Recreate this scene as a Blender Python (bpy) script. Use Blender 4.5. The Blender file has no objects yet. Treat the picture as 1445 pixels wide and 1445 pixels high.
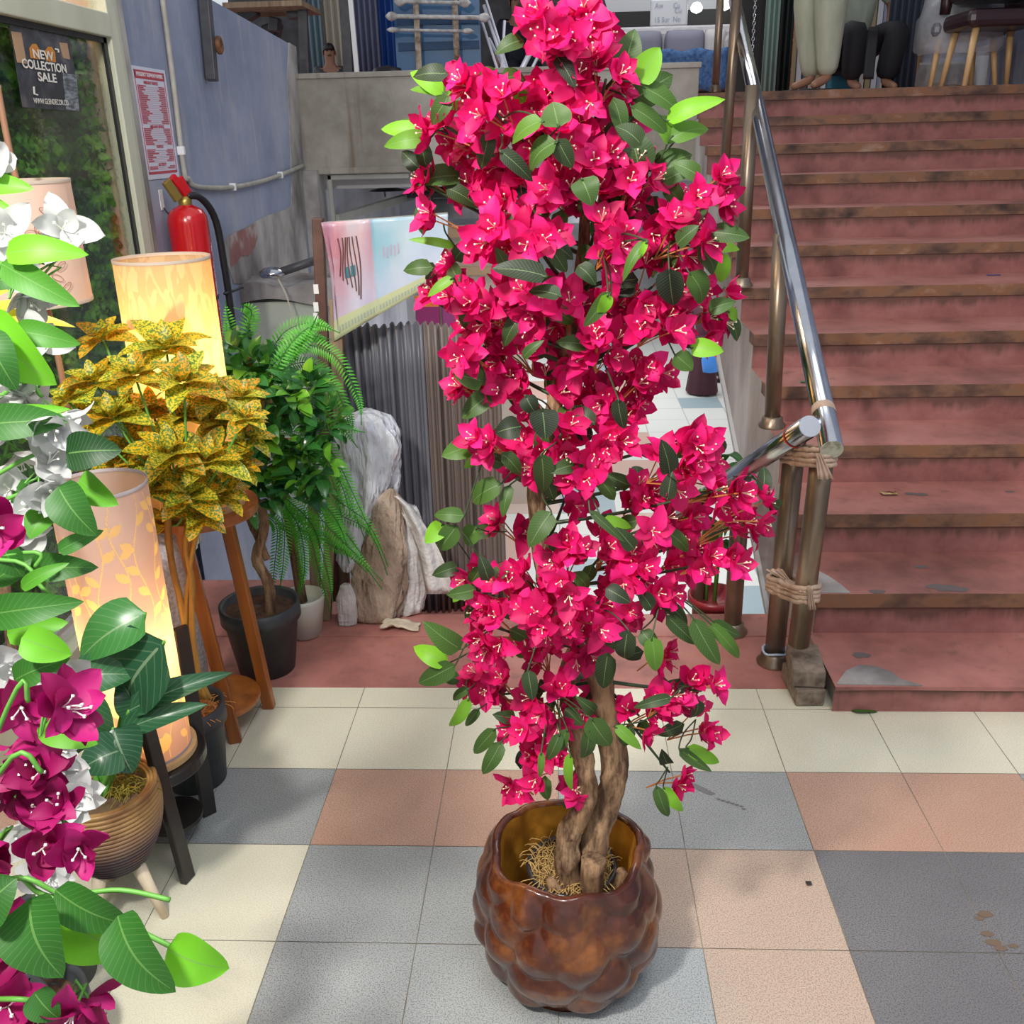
import bpy, math, random
from math import sin, cos, pi, radians as RAD, sqrt
from mathutils import Vector as V, Matrix, noise
random.seed(7)
SC = bpy.context.scene
COL = SC.collection
# ---------------------------------------------------------------- camera, world, lights, exposure
F, PITCH, YAW, ROLL = 1362.31, 0.371, -0.054, -0.0258
CAM = V((0.6101, -2.456, 1.5823))
fwd = V((sin(YAW)*cos(PITCH), cos(YAW)*cos(PITCH), -sin(PITCH)))
rt = V((cos(YAW), -sin(YAW), 0)); up = rt.cross(fwd)
RX = rt*cos(ROLL) + up*sin(ROLL); UX = -rt*sin(ROLL) + up*cos(ROLL)
cd = bpy.data.cameras.new('camera'); cam = bpy.data.objects.new('camera', cd); COL.objects.link(cam)
cd.sensor_width = 36; cd.lens = 36*F/1445; cd.clip_start = .02; cd.clip_end = 200
M = Matrix((RX, UX, -fwd)).transposed().to_4x4(); M.translation = CAM; cam.matrix_world = M
SC.camera = cam
SC.view_settings.view_transform = 'Standard'; SC.view_settings.look = 'None'
SC.view_settings.gamma = 1; SC.view_settings.use_curve_mapping = False
SC.view_settings.exposure = 0.38
w = bpy.data.worlds.new('world'); SC.world = w; w.use_nodes = True
bg = w.node_tree.nodes['Background']; bg.inputs[0].default_value = (.88, .93, 1, 1); bg.inputs[1].default_value = .58
def area(name, loc, target, size, power, color, sy=None):
    l = bpy.data.lights.new(name, 'AREA'); l.energy = power; l.color = color; l.size = size
    if sy: l.shape = 'RECTANGLE'; l.size_y = sy
    o = bpy.data.objects.new(name, l); COL.objects.link(o); o.location = loc
    o.rotation_euler = (V(target)-V(loc)).to_track_quat('-Z', 'Y').to_euler(); return o
area('shop_spotlight', (-.35, -2.35, 2.75), (.62, -.9, .9), .22, 62, (1, .96, .9))
area('hall_ceiling_light', (1.3, -2.2, 3.9), (1.0, 0.6, 0), 1.6, 45, (.95, .97, 1))
area('landing_light', (1.5, 5.6, 4.3), (1.5, 5.2, 1.8), 2.0, 40, (.95, .97, 1))
area('lower_hall_light', (1.6, 6.5, 1.25), (1.6, 6.7, -2.2), 3.5, 140, (1, .99, .96), 5)
area('lower_hall_light_far', (0.5, 14, 1.2), (.5, 14.5, -2.2), 6, 270, (1, .99, .97), 8)

def at(u, v, **k):                       # point of the place seen at photo position (u, v) on plane x/y/z = value, or d metres deep
    d = RX*((u-722.5)/F) - UX*((v-722.5)/F) + fwd
    (a, val), = k.items()
    if a == 'd': return CAM + d*val
    i = 'xyz'.index(a); return CAM + d*((val-CAM[i])/d[i])

# ---------------------------------------------------------------- helpers
class MB:
    def __init__(s): s.v = []; s.f = []; s.m = []; s.a = []; s.tag = (0, 0, 0)
    def add(s, vs, fs, mi=0, at_=None):
        b = len(s.v); s.v += [tuple(p) for p in vs]
        s.a += (at_ if at_ else [s.tag]*len(vs))
        s.f += [tuple(b+i for i in f) for f in fs]; s.m += [mi]*len(fs); return s
    def box(s, c, d, R=None, mi=0):
        x, y, z = d[0]/2, d[1]/2, d[2]/2
        P = [V((i*x, j*y, k*z)) for i in (-1, 1) for j in (-1, 1) for k in (-1, 1)]
        if R: P = [R@p for p in P]
        c = V(c); return s.add([c+p for p in P], [(0,1,3,2),(4,6,7,5),(0,4,5,1),(2,3,7,6),(0,2,6,4),(1,5,7,3)], mi)
    def bb(s, x0, x1, y0, y1, z0, z1, mi=0): return s.box(((x0+x1)/2, (y0+y1)/2, (z0+z1)/2), (x1-x0, y1-y0, z1-z0), None, mi)
    def beam(s, a, b, w, h, mi=0):
        a, b = V(a), V(b); d = b-a; q = d.to_track_quat('Z', 'X').to_matrix()
        return s.box((a+b)/2, (w, h, d.length), q, mi)
    def tube(s, pts, r, n=10, caps=True, mi=0, wob=0):
        pts = [V(p) for p in pts]; k = len(pts)
        if not hasattr(r, '__len__'): r = [r]*k
        side = None; vs = []; fs = []; at_ = []
        for i, p in enumerate(pts):
            t = (pts[min(i+1, k-1)] - pts[max(i-1, 0)]).normalized()
            if side is None: side = t.orthogonal().normalized()
            side = (side - t*side.dot(t)).normalized(); b = t.cross(side)
            for j in range(n):
                a = 2*pi*j/n
                rr = r[i]*(1 + (wob*noise.noise(V((cos(a)*1.5, sin(a)*1.5, i*.45))) if wob else 0))
                vs.append(p + side*cos(a)*rr + b*sin(a)*rr); at_.append((j/n, i/(k-1), s.tag[2]))
        for i in range(k-1):
            for j in range(n):
                fs.append((i*n+j, i*n+(j+1) % n, (i+1)*n+(j+1) % n, (i+1)*n+j))
        if caps: fs += [tuple(range(n))[::-1], tuple((k-1)*n+j for j in range(n))]
        return s.add(vs, fs, mi, at_)
    def lathe(s, prof, c=(0, 0, 0), n=40, mi=0, fn=None):
        c = V(c); vs = []; fs = []; k = len(prof)
        for i, (r, z) in enumerate(prof):
            for j in range(n):
                a = 2*pi*j/n; p = V((cos(a)*r, sin(a)*r, z))
                if fn: p = fn(p, a, i)
                vs.append(c+p)
        for i in range(k-1):
            for j in range(n): fs.append((i*n+j, i*n+(j+1) % n, (i+1)*n+(j+1) % n, (i+1)*n+j))
        return s.add(vs, fs, mi)
    def grid(s, fn, nu, nv, mi=0, rnd=0):
        vs = []; at_ = []; fs = []
        for i in range(nu+1):
            for j in range(nv+1):
                u, v = i/nu, j/nv; vs.append(fn(u, v)); at_.append((u, v, rnd))
        for i in range(nu):
            for j in range(nv): a = i*(nv+1)+j; fs.append((a, a+1, a+nv+2, a+nv+1))
        return s.add(vs, fs, mi, at_)
    def blade(s, base, tip, wd, nrm, tint=.5, bend=.12, cup=.25, power=.75, nu=4, nv=7, wavy=0, mi=0, fat=.4):
        base, tip, nrm = V(base), V(tip), V(nrm); L = tip-base; l = L.length
        t = L.normalized(); nrm = (nrm - t*nrm.dot(t)).normalized() if abs(t.dot(nrm.normalized())) < .99 else t.orthogonal().normalized()
        sd = t.cross(nrm); ph = random.random()*6
        def fn(u, v):
            q = (u-.5)*2
            prof = (sin(pi*min(1, v**power))**.8)*(1-.25*v) if v < 1 else 0
            prof = (v**fat)*((1-v)**.72)*2.0 if 0 < v < 1 else 0
            wv = wd*.5*prof
            return base + t*l*v + sd*wv*q + nrm*(cup*wv*q*q - bend*l*sin(pi*v)*-1 - bend*l*v*v*1.2 + wavy*wd*sin(v*9+ph+q)*abs(q))
        return s.grid(fn, nu, nv, mi, tint)
    def build(s, name, mats, parent=None, smooth=False, bevel=0, sub=0, solid=0):
        me = bpy.data.meshes.new(name); me.from_pydata(s.v, [], s.f)
        if not isinstance(mats, (list, tuple)): mats = [mats]
        for m in mats: me.materials.append(m)
        me.polygons.foreach_set('material_index', s.m)
        if smooth: me.polygons.foreach_set('use_smooth', [True]*len(s.f))
        at_ = me.attributes.new('luv', 'FLOAT_VECTOR', 'POINT')
        at_.data.foreach_set('vector', [c for a in s.a for c in a])
        me.update(); o = bpy.data.objects.new(name, me); COL.objects.link(o)
        if bevel:
            b = o.modifiers.new('bevel', 'BEVEL'); b.width = bevel; b.segments = 2; b.limit_method = 'ANGLE'
        if solid:
            b = o.modifiers.new('solid', 'SOLIDIFY'); b.thickness = solid; b.offset = 0
        if sub:
            b = o.modifiers.new('sub', 'SUBSURF'); b.levels = sub; b.render_levels = sub
        if parent: put(o, parent)
        return o
def put(o, parent):                      # parent while keeping the mesh where it was built
    o.parent = parent; o.matrix_parent_inverse = Matrix.Translation(parent.location).inverted() if parent.type == 'EMPTY' or parent.location.length else Matrix()
    return o
def tag(o, label, cat, group=None):
    o['label'] = label; o['category'] = cat
    if group: o['group'] = group
    return o
def thing(name, label, cat, loc, group=None):
    o = bpy.data.objects.new(name, None); COL.objects.link(o); o.location = loc; o.empty_display_size = .05
    return tag(o, label, cat, group)
def struct(o): o['kind'] = 'structure'; return o
def smoothpath(pts, n=6):
    pts = [V(p) for p in pts]; out = []
    for i in range(len(pts)-1):
        p0, p1, p2, p3 = pts[max(i-1, 0)], pts[i], pts[i+1], pts[min(i+2, len(pts)-1)]
        for k in range(n):
            t = k/n
            out.append(.5*((2*p1)+(p2-p0)*t+(2*p0-5*p1+4*p2-p3)*t*t+(-p0+3*p1-3*p2+p3)*t**3))
    out.append(pts[-1]); return out
def lerp(a, b, t): return a+(b-a)*t

# ---------------------------------------------------------------- materials
def mat(name, col=(.5, .5, .5), rough=.5, metal=0, **k):
    m = bpy.data.materials.new(name); m.use_nodes = True; nt = m.node_tree; b = nt.nodes['Principled BSDF']
    b.inputs['Base Color'].default_value = (*col, 1); b.inputs['Roughness'].default_value = rough; b.inputs['Metallic'].default_value = metal
    for kk, v in k.items(): b.inputs[kk.replace('_', ' ')].default_value = v
    return m
def N(m, t, **k):
    n = m.node_tree.nodes.new(t)
    for a, v in k.items(): setattr(n, a, v)
    return n
def L(m, a, b): m.node_tree.links.new(a, b)
def coord(m, kind='Object', scale=(1, 1, 1)):
    t = N(m, 'ShaderNodeTexCoord'); mp = N(m, 'ShaderNodeMapping'); mp.inputs['Scale'].default_value = scale
    L(m, t.outputs[kind], mp.inputs[0]); return mp.outputs[0]
def nz(m, co, scale, detail=4, rough=.55):
    n = N(m, 'ShaderNodeTexNoise'); n.inputs['Scale'].default_value = scale; n.inputs['Detail'].default_value = detail
    n.inputs['Roughness'].default_value = rough; L(m, co, n.inputs['Vector']); return n.outputs[0]
def ramp(m, fac, stops):
    r = N(m, 'ShaderNodeValToRGB'); e = r.color_ramp.elements
    while len(e) < len(stops): e.new(.5)
    for i, (p, c) in enumerate(stops): e[i].position = p; e[i].color = (*c, 1) if len(c) == 3 else c
    L(m, fac, r.inputs[0]); return r.outputs[0]
def mix(m, fac, a, b):
    x = N(m, 'ShaderNodeMix', data_type='RGBA')
    if isinstance(fac, (int, float)): x.inputs[0].default_value = fac
    else: L(m, fac, x.inputs[0])
    for i, q in ((6, a), (7, b)):
        if isinstance(q, tuple): x.inputs[i].default_value = (*q, 1)
        else: L(m, q, x.inputs[i])
    return x.outputs[2]
def bump(m, h, s=.3, d=.01):
    b = N(m, 'ShaderNodeBump'); b.inputs['Strength'].default_value = s; b.inputs['Distance'].default_value = d
    L(m, h, b.inputs['Height']); L(m, b.outputs[0], m.node_tree.nodes['Principled BSDF'].inputs['Normal'])
def base(m, c): L(m, c, m.node_tree.nodes['Principled BSDF'].inputs['Base Color'])
def noisy(name, stops, scale=8, rough=.6, sc=(1, 1, 1), bs=.2, metal=0, detail=5, bd=.006, **k):
    m = mat(name, rough=rough, metal=metal, **k); co = coord(m, 'Object', sc); f = nz(m, co, scale, detail)
    base(m, ramp(m, f, stops)); 
    if bs: bump(m, f, bs, bd)
    return m
def leafmat(name, dark, mid, light, vein, transl=.35, rough=.5, veins=14, mott=None):
    m = mat(name, rough=rough); nt = m.node_tree; b = nt.nodes['Principled BSDF']
    a = N(m, 'ShaderNodeAttribute', attribute_name='luv'); s = N(m, 'ShaderNodeSeparateXYZ'); L(m, a.outputs['Vector'], s.inputs[0])
    c = ramp(m, s.outputs[2], [(0, dark), (.5, mid), (1, light)])
    def mth(op, x, y=None, z=None):
        n = N(m, 'ShaderNodeMath', operation=op)
        for i, q in enumerate((x, y, z)):
            if q is None: continue
            if isinstance(q, (int, float)): n.inputs[i].default_value = q
            else: L(m, q, n.inputs[i])
        return n.outputs[0]
    q = mth('ABSOLUTE', mth('SUBTRACT', s.outputs[0], .5))
    mid_ = mth('LESS_THAN', q, .02)
    st = mth('LESS_THAN', mth('FRACT', mth('SUBTRACT', mth('MULTIPLY', s.outputs[1], veins), mth('MULTIPLY', q, 5))), .14)
    vv = mth('MAXIMUM', mid_, mth('MULTIPLY', st, .35))
    if vein: c = mix(m, mth('MULTIPLY', vv, .6), c, vein)
    if mott:
        co = coord(m, 'Object'); f = nz(m, co, mott[0], 3, .6); k = ramp(m, f, [(.46, (0, 0, 0)), (.54, (1, 1, 1))])
        c = mix(m, k, c, mott[1])
    L(m, c, b.inputs['Base Color'])
    tr = N(m, 'ShaderNodeBsdfTranslucent'); L(m, c, tr.inputs[0]); ms = N(m, 'ShaderNodeMixShader'); ms.inputs[0].default_value = transl
    L(m, b.outputs[0], ms.inputs[1]); L(m, tr.outputs[0], ms.inputs[2]); L(m, ms.outputs[0], nt.nodes['Material Output'].inputs[0])
    return m
def emis(name, col, st, tex=None):
    m = mat(name, col); b = m.node_tree.nodes['Principled BSDF']
    b.inputs['Emission Color'].default_value = (*col, 1); b.inputs['Emission Strength'].default_value = st; return m

K = {}
K['leaf'] = leafmat('bougainvillea_leaf', (.022, .032, .018), (.08, .18, .03), (.26, .64, .02), (.25, .4, .15), .42)
K['leafbig'] = leafmat('leaf_large', (.012, .06, .015), (.05, .22, .025), (.20, .62, .02), (.2, .4, .1), .38)
K['ear'] = leafmat('elephant_ear_leaf', (.02, .07, .04), (.03, .12, .05), (.06, .25, .05), (.3, .42, .25), .2, .3, 9)
K['ficus'] = leafmat('ficus_leaf', (.015, .07, .03), (.04, .2, .03), (.25, .6, .03), (.1, .3, .06), .25, .22, 8)
K['fern'] = leafmat('fern_leaf', (.05, .30, .03), (.10, .52, .04), (.2, .7, .05), None, .4)
K['croton'] = leafmat('croton_leaf', (.80, .30, .008), (.88, .52, .012), (.70, .66, .04), (.85, .75, .1), .35, .4, 6, (190, (.12, .24, .03)))
K['cordy'] = leafmat('cordyline_leaf', (.12, .2, .03), (.5, .5, .05), (.8, .75, .08), None, .3)
K['pink'] = leafmat('hot_pink_petal', (.46, .0015, .085), (.80, .003, .155), (.95, .015, .25), None, .34, .6)
K['magenta'] = leafmat('magenta_petal', (.26, .0015, .075), (.38, .003, .12), (.5, .01, .18), None, .3, .6)
K['white'] = leafmat('white_petal', (.56, .57, .55), (.62, .62, .61), (.68, .68, .68), None, .3, .6)
K['stamen'] = mat('stamen', (.85, .72, .5), .5); K['wstamen'] = mat('pale_stamen', (.85, .85, .75), .5)
K['twig'] = mat('twig', (.03, .06, .02), .5); K['stemo'] = mat('orange_stem', (.45, .16, .04), .5); K['gstem'] = mat('green_stem', (.12, .35, .05), .5)
m = K['bark'] = mat('bark', rough=.85); co = coord(m); f1 = nz(m, coord(m, 'Object', (1, 1, .22)), 55, 8, .7); f2 = nz(m, co, 14, 5)
base(m, mix(m, ramp(m, f1, [(.38, (0, 0, 0)), (.6, (1, 1, 1))]), (.09, .045, .022), ramp(m, f2, [(.3, (.26, .14, .065)), (.7, (.50, .32, .18))]))); bump(m, f1, .9, .008)
K['pot'] = mat('varnished_wood', rough=.24, Coat_Weight=.25)
m = K['pot']; co = coord(m); f1 = nz(m, co, 11, 5, .6); f2 = nz(m, co, 4, 3)
base(m, mix(m, ramp(m, f2, [(.45, (0, 0, 0)), (.68, (1, 1, 1))]), ramp(m, f1, [(.3, (.018, .004, .003)), (.5, (.085, .019, .007)), (.74, (.30, .10, .018))]), (.035, .008, .007))); bump(m, f1, .12, .006)
K['potin'] = noisy('yellow_varnish', [(.3, (.22, .08, .01)), (.6, (.55, .26, .03)), (.8, (.75, .4, .06))], 14, .35, bs=.1)
K['black'] = mat('black_plastic', (.02, .02, .022), .3); K['dgrey'] = noisy('dark_grey_plastic', [(.3, (.03, .034, .04)), (.7, (.05, .055, .06))], 20, .5, bs=.05)
K['coir'] = noisy('coir', [(.3, (.12, .06, .03)), (.7, (.45, .28, .12))], 60, .9); K['fibre'] = mat('coir_fibre', (.42, .27, .09), .8)
K['ocoir'] = mat('orange_coir', (.6, .25, .07), .8); K['soil'] = noisy('dark_soil', [(.3, (.03, .015, .01)), (.7, (.12, .06, .035))], 40, .9, bs=.8)
def tile(name, a, b, spk):
    m = mat(name, rough=.38); co = coord(m); f = nz(m, co, 2.2, 3); g = nz(m, co, 330, 2, .7)
    c = mix(m, ramp(m, g, [(.42, (1, 1, 1)), (.5, (0, 0, 0))]), ramp(m, f, [(.3, a), (.7, b)]), spk); base(m, c); return m
K['cream'] = tile('cream_tile', (.66, .635, .49), (.74, .72, .58), (.58, .55, .42))
K['gtile'] = tile('grey_terrazzo_tile', (.34, .36, .355), (.42, .44, .435), (.2, .21, .21))
K['ptile'] = tile('pink_terrazzo_tile', (.50, .30, .22), (.56, .38, .29), (.36, .2, .14))
K['btile'] = tile('beige_terrazzo_tile', (.48, .36, .28), (.55, .43, .34), (.32, .23, .17))
K['gtile_shade'] = tile('grey_terrazzo_tile_shaded', (.155, .148, .155), (.215, .208, .212), (.09, .088, .092))  # grey terrazzo again, shade over the right floor put into its colour
K['grout'] = noisy('grout', [(.3, (.12, .10, .08)), (.7, (.35, .31, .24))], 6, .8, bs=0)
def redcem(name, dirt=.5):
    m = mat(name, rough=.5); co = coord(m); f = nz(m, co, 2.5, 8, .65); g = nz(m, coord(m, 'Object', (3, 3, 3)), 6, 5)
    c = ramp(m, f, [(.3, (.20, .08, .068)), (.5, (.40, .158, .13)), (.72, (.50, .235, .20))])
    base(m, mix(m, ramp(m, g, [(dirt, (0, 0, 0)), (dirt+.2, (.75, .75, .75))]), c, (.17, .085, .065))); bump(m, g, .15, .004); return m
K['red'] = redcem('red_oxide_cement', .58)
def riserm():
    m = mat('red_riser', rough=.6); g = N(m, 'ShaderNodeNewGeometry'); s = N(m, 'ShaderNodeSeparateXYZ'); L(m, g.outputs['Position'], s.inputs[0])
    co = coord(m, 'Object', (1, 1, 1)); f = nz(m, co, 5, 8, .7); f2 = nz(m, coord(m, 'Object', (1, 1, .12)), 26, 4)
    a = N(m, 'ShaderNodeAttribute', attribute_name='luv'); sp = N(m, 'ShaderNodeSeparateXYZ'); L(m, a.outputs['Vector'], sp.inputs[0])
    c = ramp(m, f, [(.25, (.15, .055, .048)), (.5, (.30, .112, .098)), (.75, (.40, .18, .16))])
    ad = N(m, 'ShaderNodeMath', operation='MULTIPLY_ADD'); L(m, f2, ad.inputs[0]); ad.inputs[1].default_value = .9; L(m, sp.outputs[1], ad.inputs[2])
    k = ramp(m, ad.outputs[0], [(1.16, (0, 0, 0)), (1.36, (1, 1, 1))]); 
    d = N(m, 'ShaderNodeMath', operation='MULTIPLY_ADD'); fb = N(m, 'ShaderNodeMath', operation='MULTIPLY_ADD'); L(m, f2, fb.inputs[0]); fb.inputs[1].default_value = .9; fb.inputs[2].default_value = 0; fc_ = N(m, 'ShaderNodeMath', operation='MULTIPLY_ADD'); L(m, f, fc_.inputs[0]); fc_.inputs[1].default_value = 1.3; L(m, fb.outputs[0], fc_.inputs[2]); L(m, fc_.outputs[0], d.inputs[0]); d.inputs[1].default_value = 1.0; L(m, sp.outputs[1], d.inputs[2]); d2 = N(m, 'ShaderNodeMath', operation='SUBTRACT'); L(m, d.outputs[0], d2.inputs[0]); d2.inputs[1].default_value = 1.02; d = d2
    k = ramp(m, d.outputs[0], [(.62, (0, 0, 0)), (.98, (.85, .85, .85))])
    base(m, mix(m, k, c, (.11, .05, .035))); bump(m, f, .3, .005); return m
K['riser'] = riserm()
K['nose'] = noisy('worn_brown_nosing', [(.28, (.04, .022, .016)), (.42, (.13, .065, .042)), (.52, (.22, .11, .06)), (.60, (.24, .10, .045)), (.75, (.36, .24, .18))], 7, .6, (1, 1, 1.6), .5, detail=12)
K['edge'] = noisy('worn_step_edge', [(.3, (.2, .12, .1)), (.7, (.55, .4, .36))], 20, .6, bs=.2)
K['stringer'] = noisy('painted_stringer', [(.3, (.3, .25, .22)), (.5, (.5, .45, .42)), (.7, (.75, .73, .7))], 3, .7, (1, 1, .5), .2, detail=8)
m = K['blue'] = mat('blue_grey_wall', rough=.6); co = coord(m); f = nz(m, co, 1.6, 8, .65); f2 = nz(m, coord(m, 'Object', (1, 1, .15)), 9, 6, .7)
c = ramp(m, f, [(.3, (.19, .23, .34)), (.55, (.30, .34, .46)), (.75, (.42, .45, .54))])
base(m, mix(m, ramp(m, f2, [(.52, (0, 0, 0)), (.72, (.75, .75, .75))]), c, (.42, .42, .44))); bump(m, f, .15, .01)
K['plaster'] = noisy('bare_plaster', [(.25, (.07, .055, .05)), (.42, (.22, .2, .19)), (.6, (.42, .4, .38)), (.8, (.55, .53, .5))], 4, .85, (1, 1, .7), .5, detail=9)
K['redplaster'] = noisy('old_red_paint', [(.3, (.25, .1, .09)), (.55, (.32, .14, .13)), (.7, (.42, .36, .34))], 9, .8, bs=.3)
m = K['concrete'] = mat('stained_concrete', rough=.75); co = coord(m); f = nz(m, co, 1.8, 9, .65); f2 = nz(m, coord(m, 'Object', (1, 1, .05)), 6, 4, .6)
c = ramp(m, f, [(.3, (.20, .18, .145)), (.5, (.36, .33, .28)), (.75, (.56, .53, .47))])
base(m, mix(m, ramp(m, f2, [(.62, (0, 0, 0)), (.72, (.7, .7, .7))]), c, (.15, .10, .05))); bump(m, f, .3, .01)
K['chrome'] = noisy('steel_rail', [(.3, (.42, .44, .48)), (.7, (.62, .64, .68))], 6, .16, (1, 1, .3), 0, 1)
K['rust'] = noisy('brown_steel', [(.3, (.10, .065, .04)), (.5, (.22, .16, .11)), (.7, (.36, .29, .22))], 7, .34, (1, 1, .3), .1, .75, detail=8)
K['cloth'] = noisy('beige_cloth', [(.3, (.42, .28, .2)), (.7, (.68, .5, .38))], 25, .85, (1, 1, .3), .8)
K['brick'] = noisy('grey_brown_brick', [(.3, (.10, .07, .05)), (.7, (.34, .27, .21))], 22, .9, bs=.8)
K['wood'] = noisy('orange_wood', [(.3, (.20, .055, .012)), (.6, (.40, .13, .025)), (.8, (.5, .19, .04))], 4, .3, (5, 5, .5), .05)
K['rawwood'] = noisy('raw_wood', [(.3, (.16, .1, .06)), (.7, (.38, .27, .17))], 6, .7, (5, 5, .5), .2)
K['lwood'] = noisy('light_wood', [(.3, (.6, .36, .15)), (.7, (.75, .5, .25))], 4, .4, (5, 5, .6), 0)
K['cwood'] = noisy('cream_wood', [(.3, (.7, .55, .38)), (.7, (.8, .68, .5))], 4, .4, (5, 5, .6), 0)
K['blk'] = noisy('black_lacquer', [(.3, (.012, .010, .010)), (.7, (.03, .025, .022))], 8, .3, bs=0)
K['white_p'] = mat('white_plastic', (.8, .8, .8), .4); K['greyp'] = noisy('grey_paint', [(.3, (.3, .3, .27)), (.7, (.42, .42, .38))], 5, .5, bs=0)
K['frame'] = noisy('pale_green_frame', [(.3, (.50, .52, .38)), (.7, (.62, .63, .50))], 5, .45, (1, 1, .3), .05)
K['dark'] = mat('dark_gap', (.02, .02, .02), .7); K['darkmet'] = noisy('dark_metal', [(.3, (.03, .03, .035)), (.7, (.08, .08, .09))], 9, .45, bs=.1)
K['pvc'] = noisy('old_conduit', [(.3, (.30, .28, .24)), (.7, (.5, .48, .42))], 10, .5, bs=0)
K['ered'] = mat('extinguisher_red', (.55, .004, .008), .22, Coat_Weight=.5); K['rubber'] = mat('black_rubber', (.012, .012, .014), .4)
K['brass'] = mat('brass', (.45, .32, .08), .35, .8)
K['glass'] = mat('window_glass', (.95, 1, .97), .02, Transmission_Weight=1.0, IOR=1.12, Alpha=.35)
K['plastic'] = noisy('clear_plastic', [(.3, (.58, .61, .70)), (.7, (.88, .9, .95))], 14, .14, (1, 1, .3), 1, bd=.05); K['plastic'].node_tree.nodes['Principled BSDF'].inputs['Alpha'].default_value = .8
K['wrap'] = noisy('wrapping_film', [(.3, (.5, .53, .58)), (.7, (.85, .86, .9))], 7, .08, (1, 1, 1), 1.5); K['wrap'].node_tree.nodes['Principled BSDF'].inputs['Alpha'].default_value = .45
K['sack'] = noisy('burlap', [(.3, (.24, .17, .12)), (.7, (.5, .39, .3))], 12, .9, (1, 1, .5), 1, bd=.05); K['wsack'] = noisy('white_sack', [(.3, (.5, .48, .46)), (.7, (.72, .7, .68))], 9, .7, (1, 1, 1.4), .6, bd=.04)
K['skin'] = mat('skin', (.30, .15, .09), .5); K['skinr'] = mat('foot_skin', (.28, .12, .09), .5); K['hair'] = mat('black_hair', (.012, .010, .009), .5)
def C_(name, c, r=.6): return mat(name, c, r)

# ---------------------------------------------------------------- floor (0.3 m tiles), platform, stairs
T = .3
f = MB(); f.bb(-2.2, 3.6, -3.2, .113, -.06, -.0015, 0)
def tcol(c, r):           # c column (tile spans c..c+1), r row towards the camera
    if r <= 1: return 1
    r -= 1
    if r == 1: return {-1: 2, 0: 3, 1: 3, 2: 2, 3: 2, 4: 3, 5: 3, 6: 2}.get(c, 2 if (c//2) % 2 else 3)
    if r == 2: return 1 if c < 0 else {0: 2, 1: 2, 2: 4, 3: 4, 4: 5, 5: 5, 6: 5}.get(c, 1)
    if r == 3: return 1 if c < 0 else {0: 2, 1: 2, 2: 2, 3: 4, 4: 5, 5: 5, 6: 5}.get(c, 1)
    return [1, 2, 4, 2][(c//2+r//2) % 4]
g = .0011
for c in range(-7, 12):
    for r in range(0, 11):
        y1 = -r*T+T if r > 0 else .113
        if r == 0: y0 = 0; 
        else: y0 = -r*T; 
        if r == 0: y1 = .113
        x0 = c*T; x1 = x0+T
        f.add([(x0+g, y0+g, 0), (x1-g, y0+g, 0), (x1-g, y1-g, 0), (x0+g, y1-g, 0)], [(0, 1, 2, 3)], tcol(c, r))
struct(f.build('floor', [K['grout'], K['cream'], K['gtile'], K['ptile'], K['btile'], K['gtile_shade']]))
f = MB(); f.bb(-.93, 1.40, .113, .60, -.3, .0, 0); f.bb(-.93, 1.40, .44, .6, 0, .004, 0)
struct(f.build('floor_platform', K['red'], bevel=.004))
Y1, RR, G, H1, XL, XR = -.017, .142, .3136, .088, 1.41, 3.6
f = MB(); nseg = 40
for n in range(1, 14):
    y = Y1+(n-1)*G; z1 = H1+(n-1)*RR; z0 = z1-RR if n > 1 else 0
    y2 = y+G+.02 if n < 13 else 9.5
    xl = XL if n > 1 else XL-.015
    zn = z1-.048 if n > 1 else z1-.012
    f.tag = (0, 0, 0)
    # tread with slightly worn front edge
    for i in range(nseg):
        xa, xb = lerp(xl, XR, i/nseg), lerp(xl, XR, (i+1)/nseg)
        ja = .004*noise.noise(V((xa*4, n*7.3, 0))); jb = .004*noise.noise(V((xb*4, n*7.3, 0)))
        f.add([(xa, y+ja, z1), (xb, y+jb, z1), (xb, y2, z1), (xa, y2, z1)], [(0, 1, 2, 3)], 0)
        f.add([(xa, y+ja, zn), (xb, y+jb, zn), (xb, y+jb, z1), (xa, y+ja, z1)], [(0, 1, 2, 3)], 1 if n > 1 else 2)
        f.add([(xa, y+ja, zn), (xb, y+jb, zn), (xb, y+.008, zn), (xa, y+.008, zn)], [(0, 1, 2, 3)], 1)
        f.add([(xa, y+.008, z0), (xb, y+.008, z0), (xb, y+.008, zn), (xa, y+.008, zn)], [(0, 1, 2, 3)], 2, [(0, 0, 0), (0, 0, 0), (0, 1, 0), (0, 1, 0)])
    if n < 13:
        f.add([(xl, y, zn), (xl, y, z1), (xl, y+.10, z1), (xl, y+.10, zn)], [(0, 1, 2, 3)], 1)
struct(f.build('floor_staircase', [K['red'], K['nose'], K['riser']]))
f = MB()     # stringer side wall of the flight with pale outer edge
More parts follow.
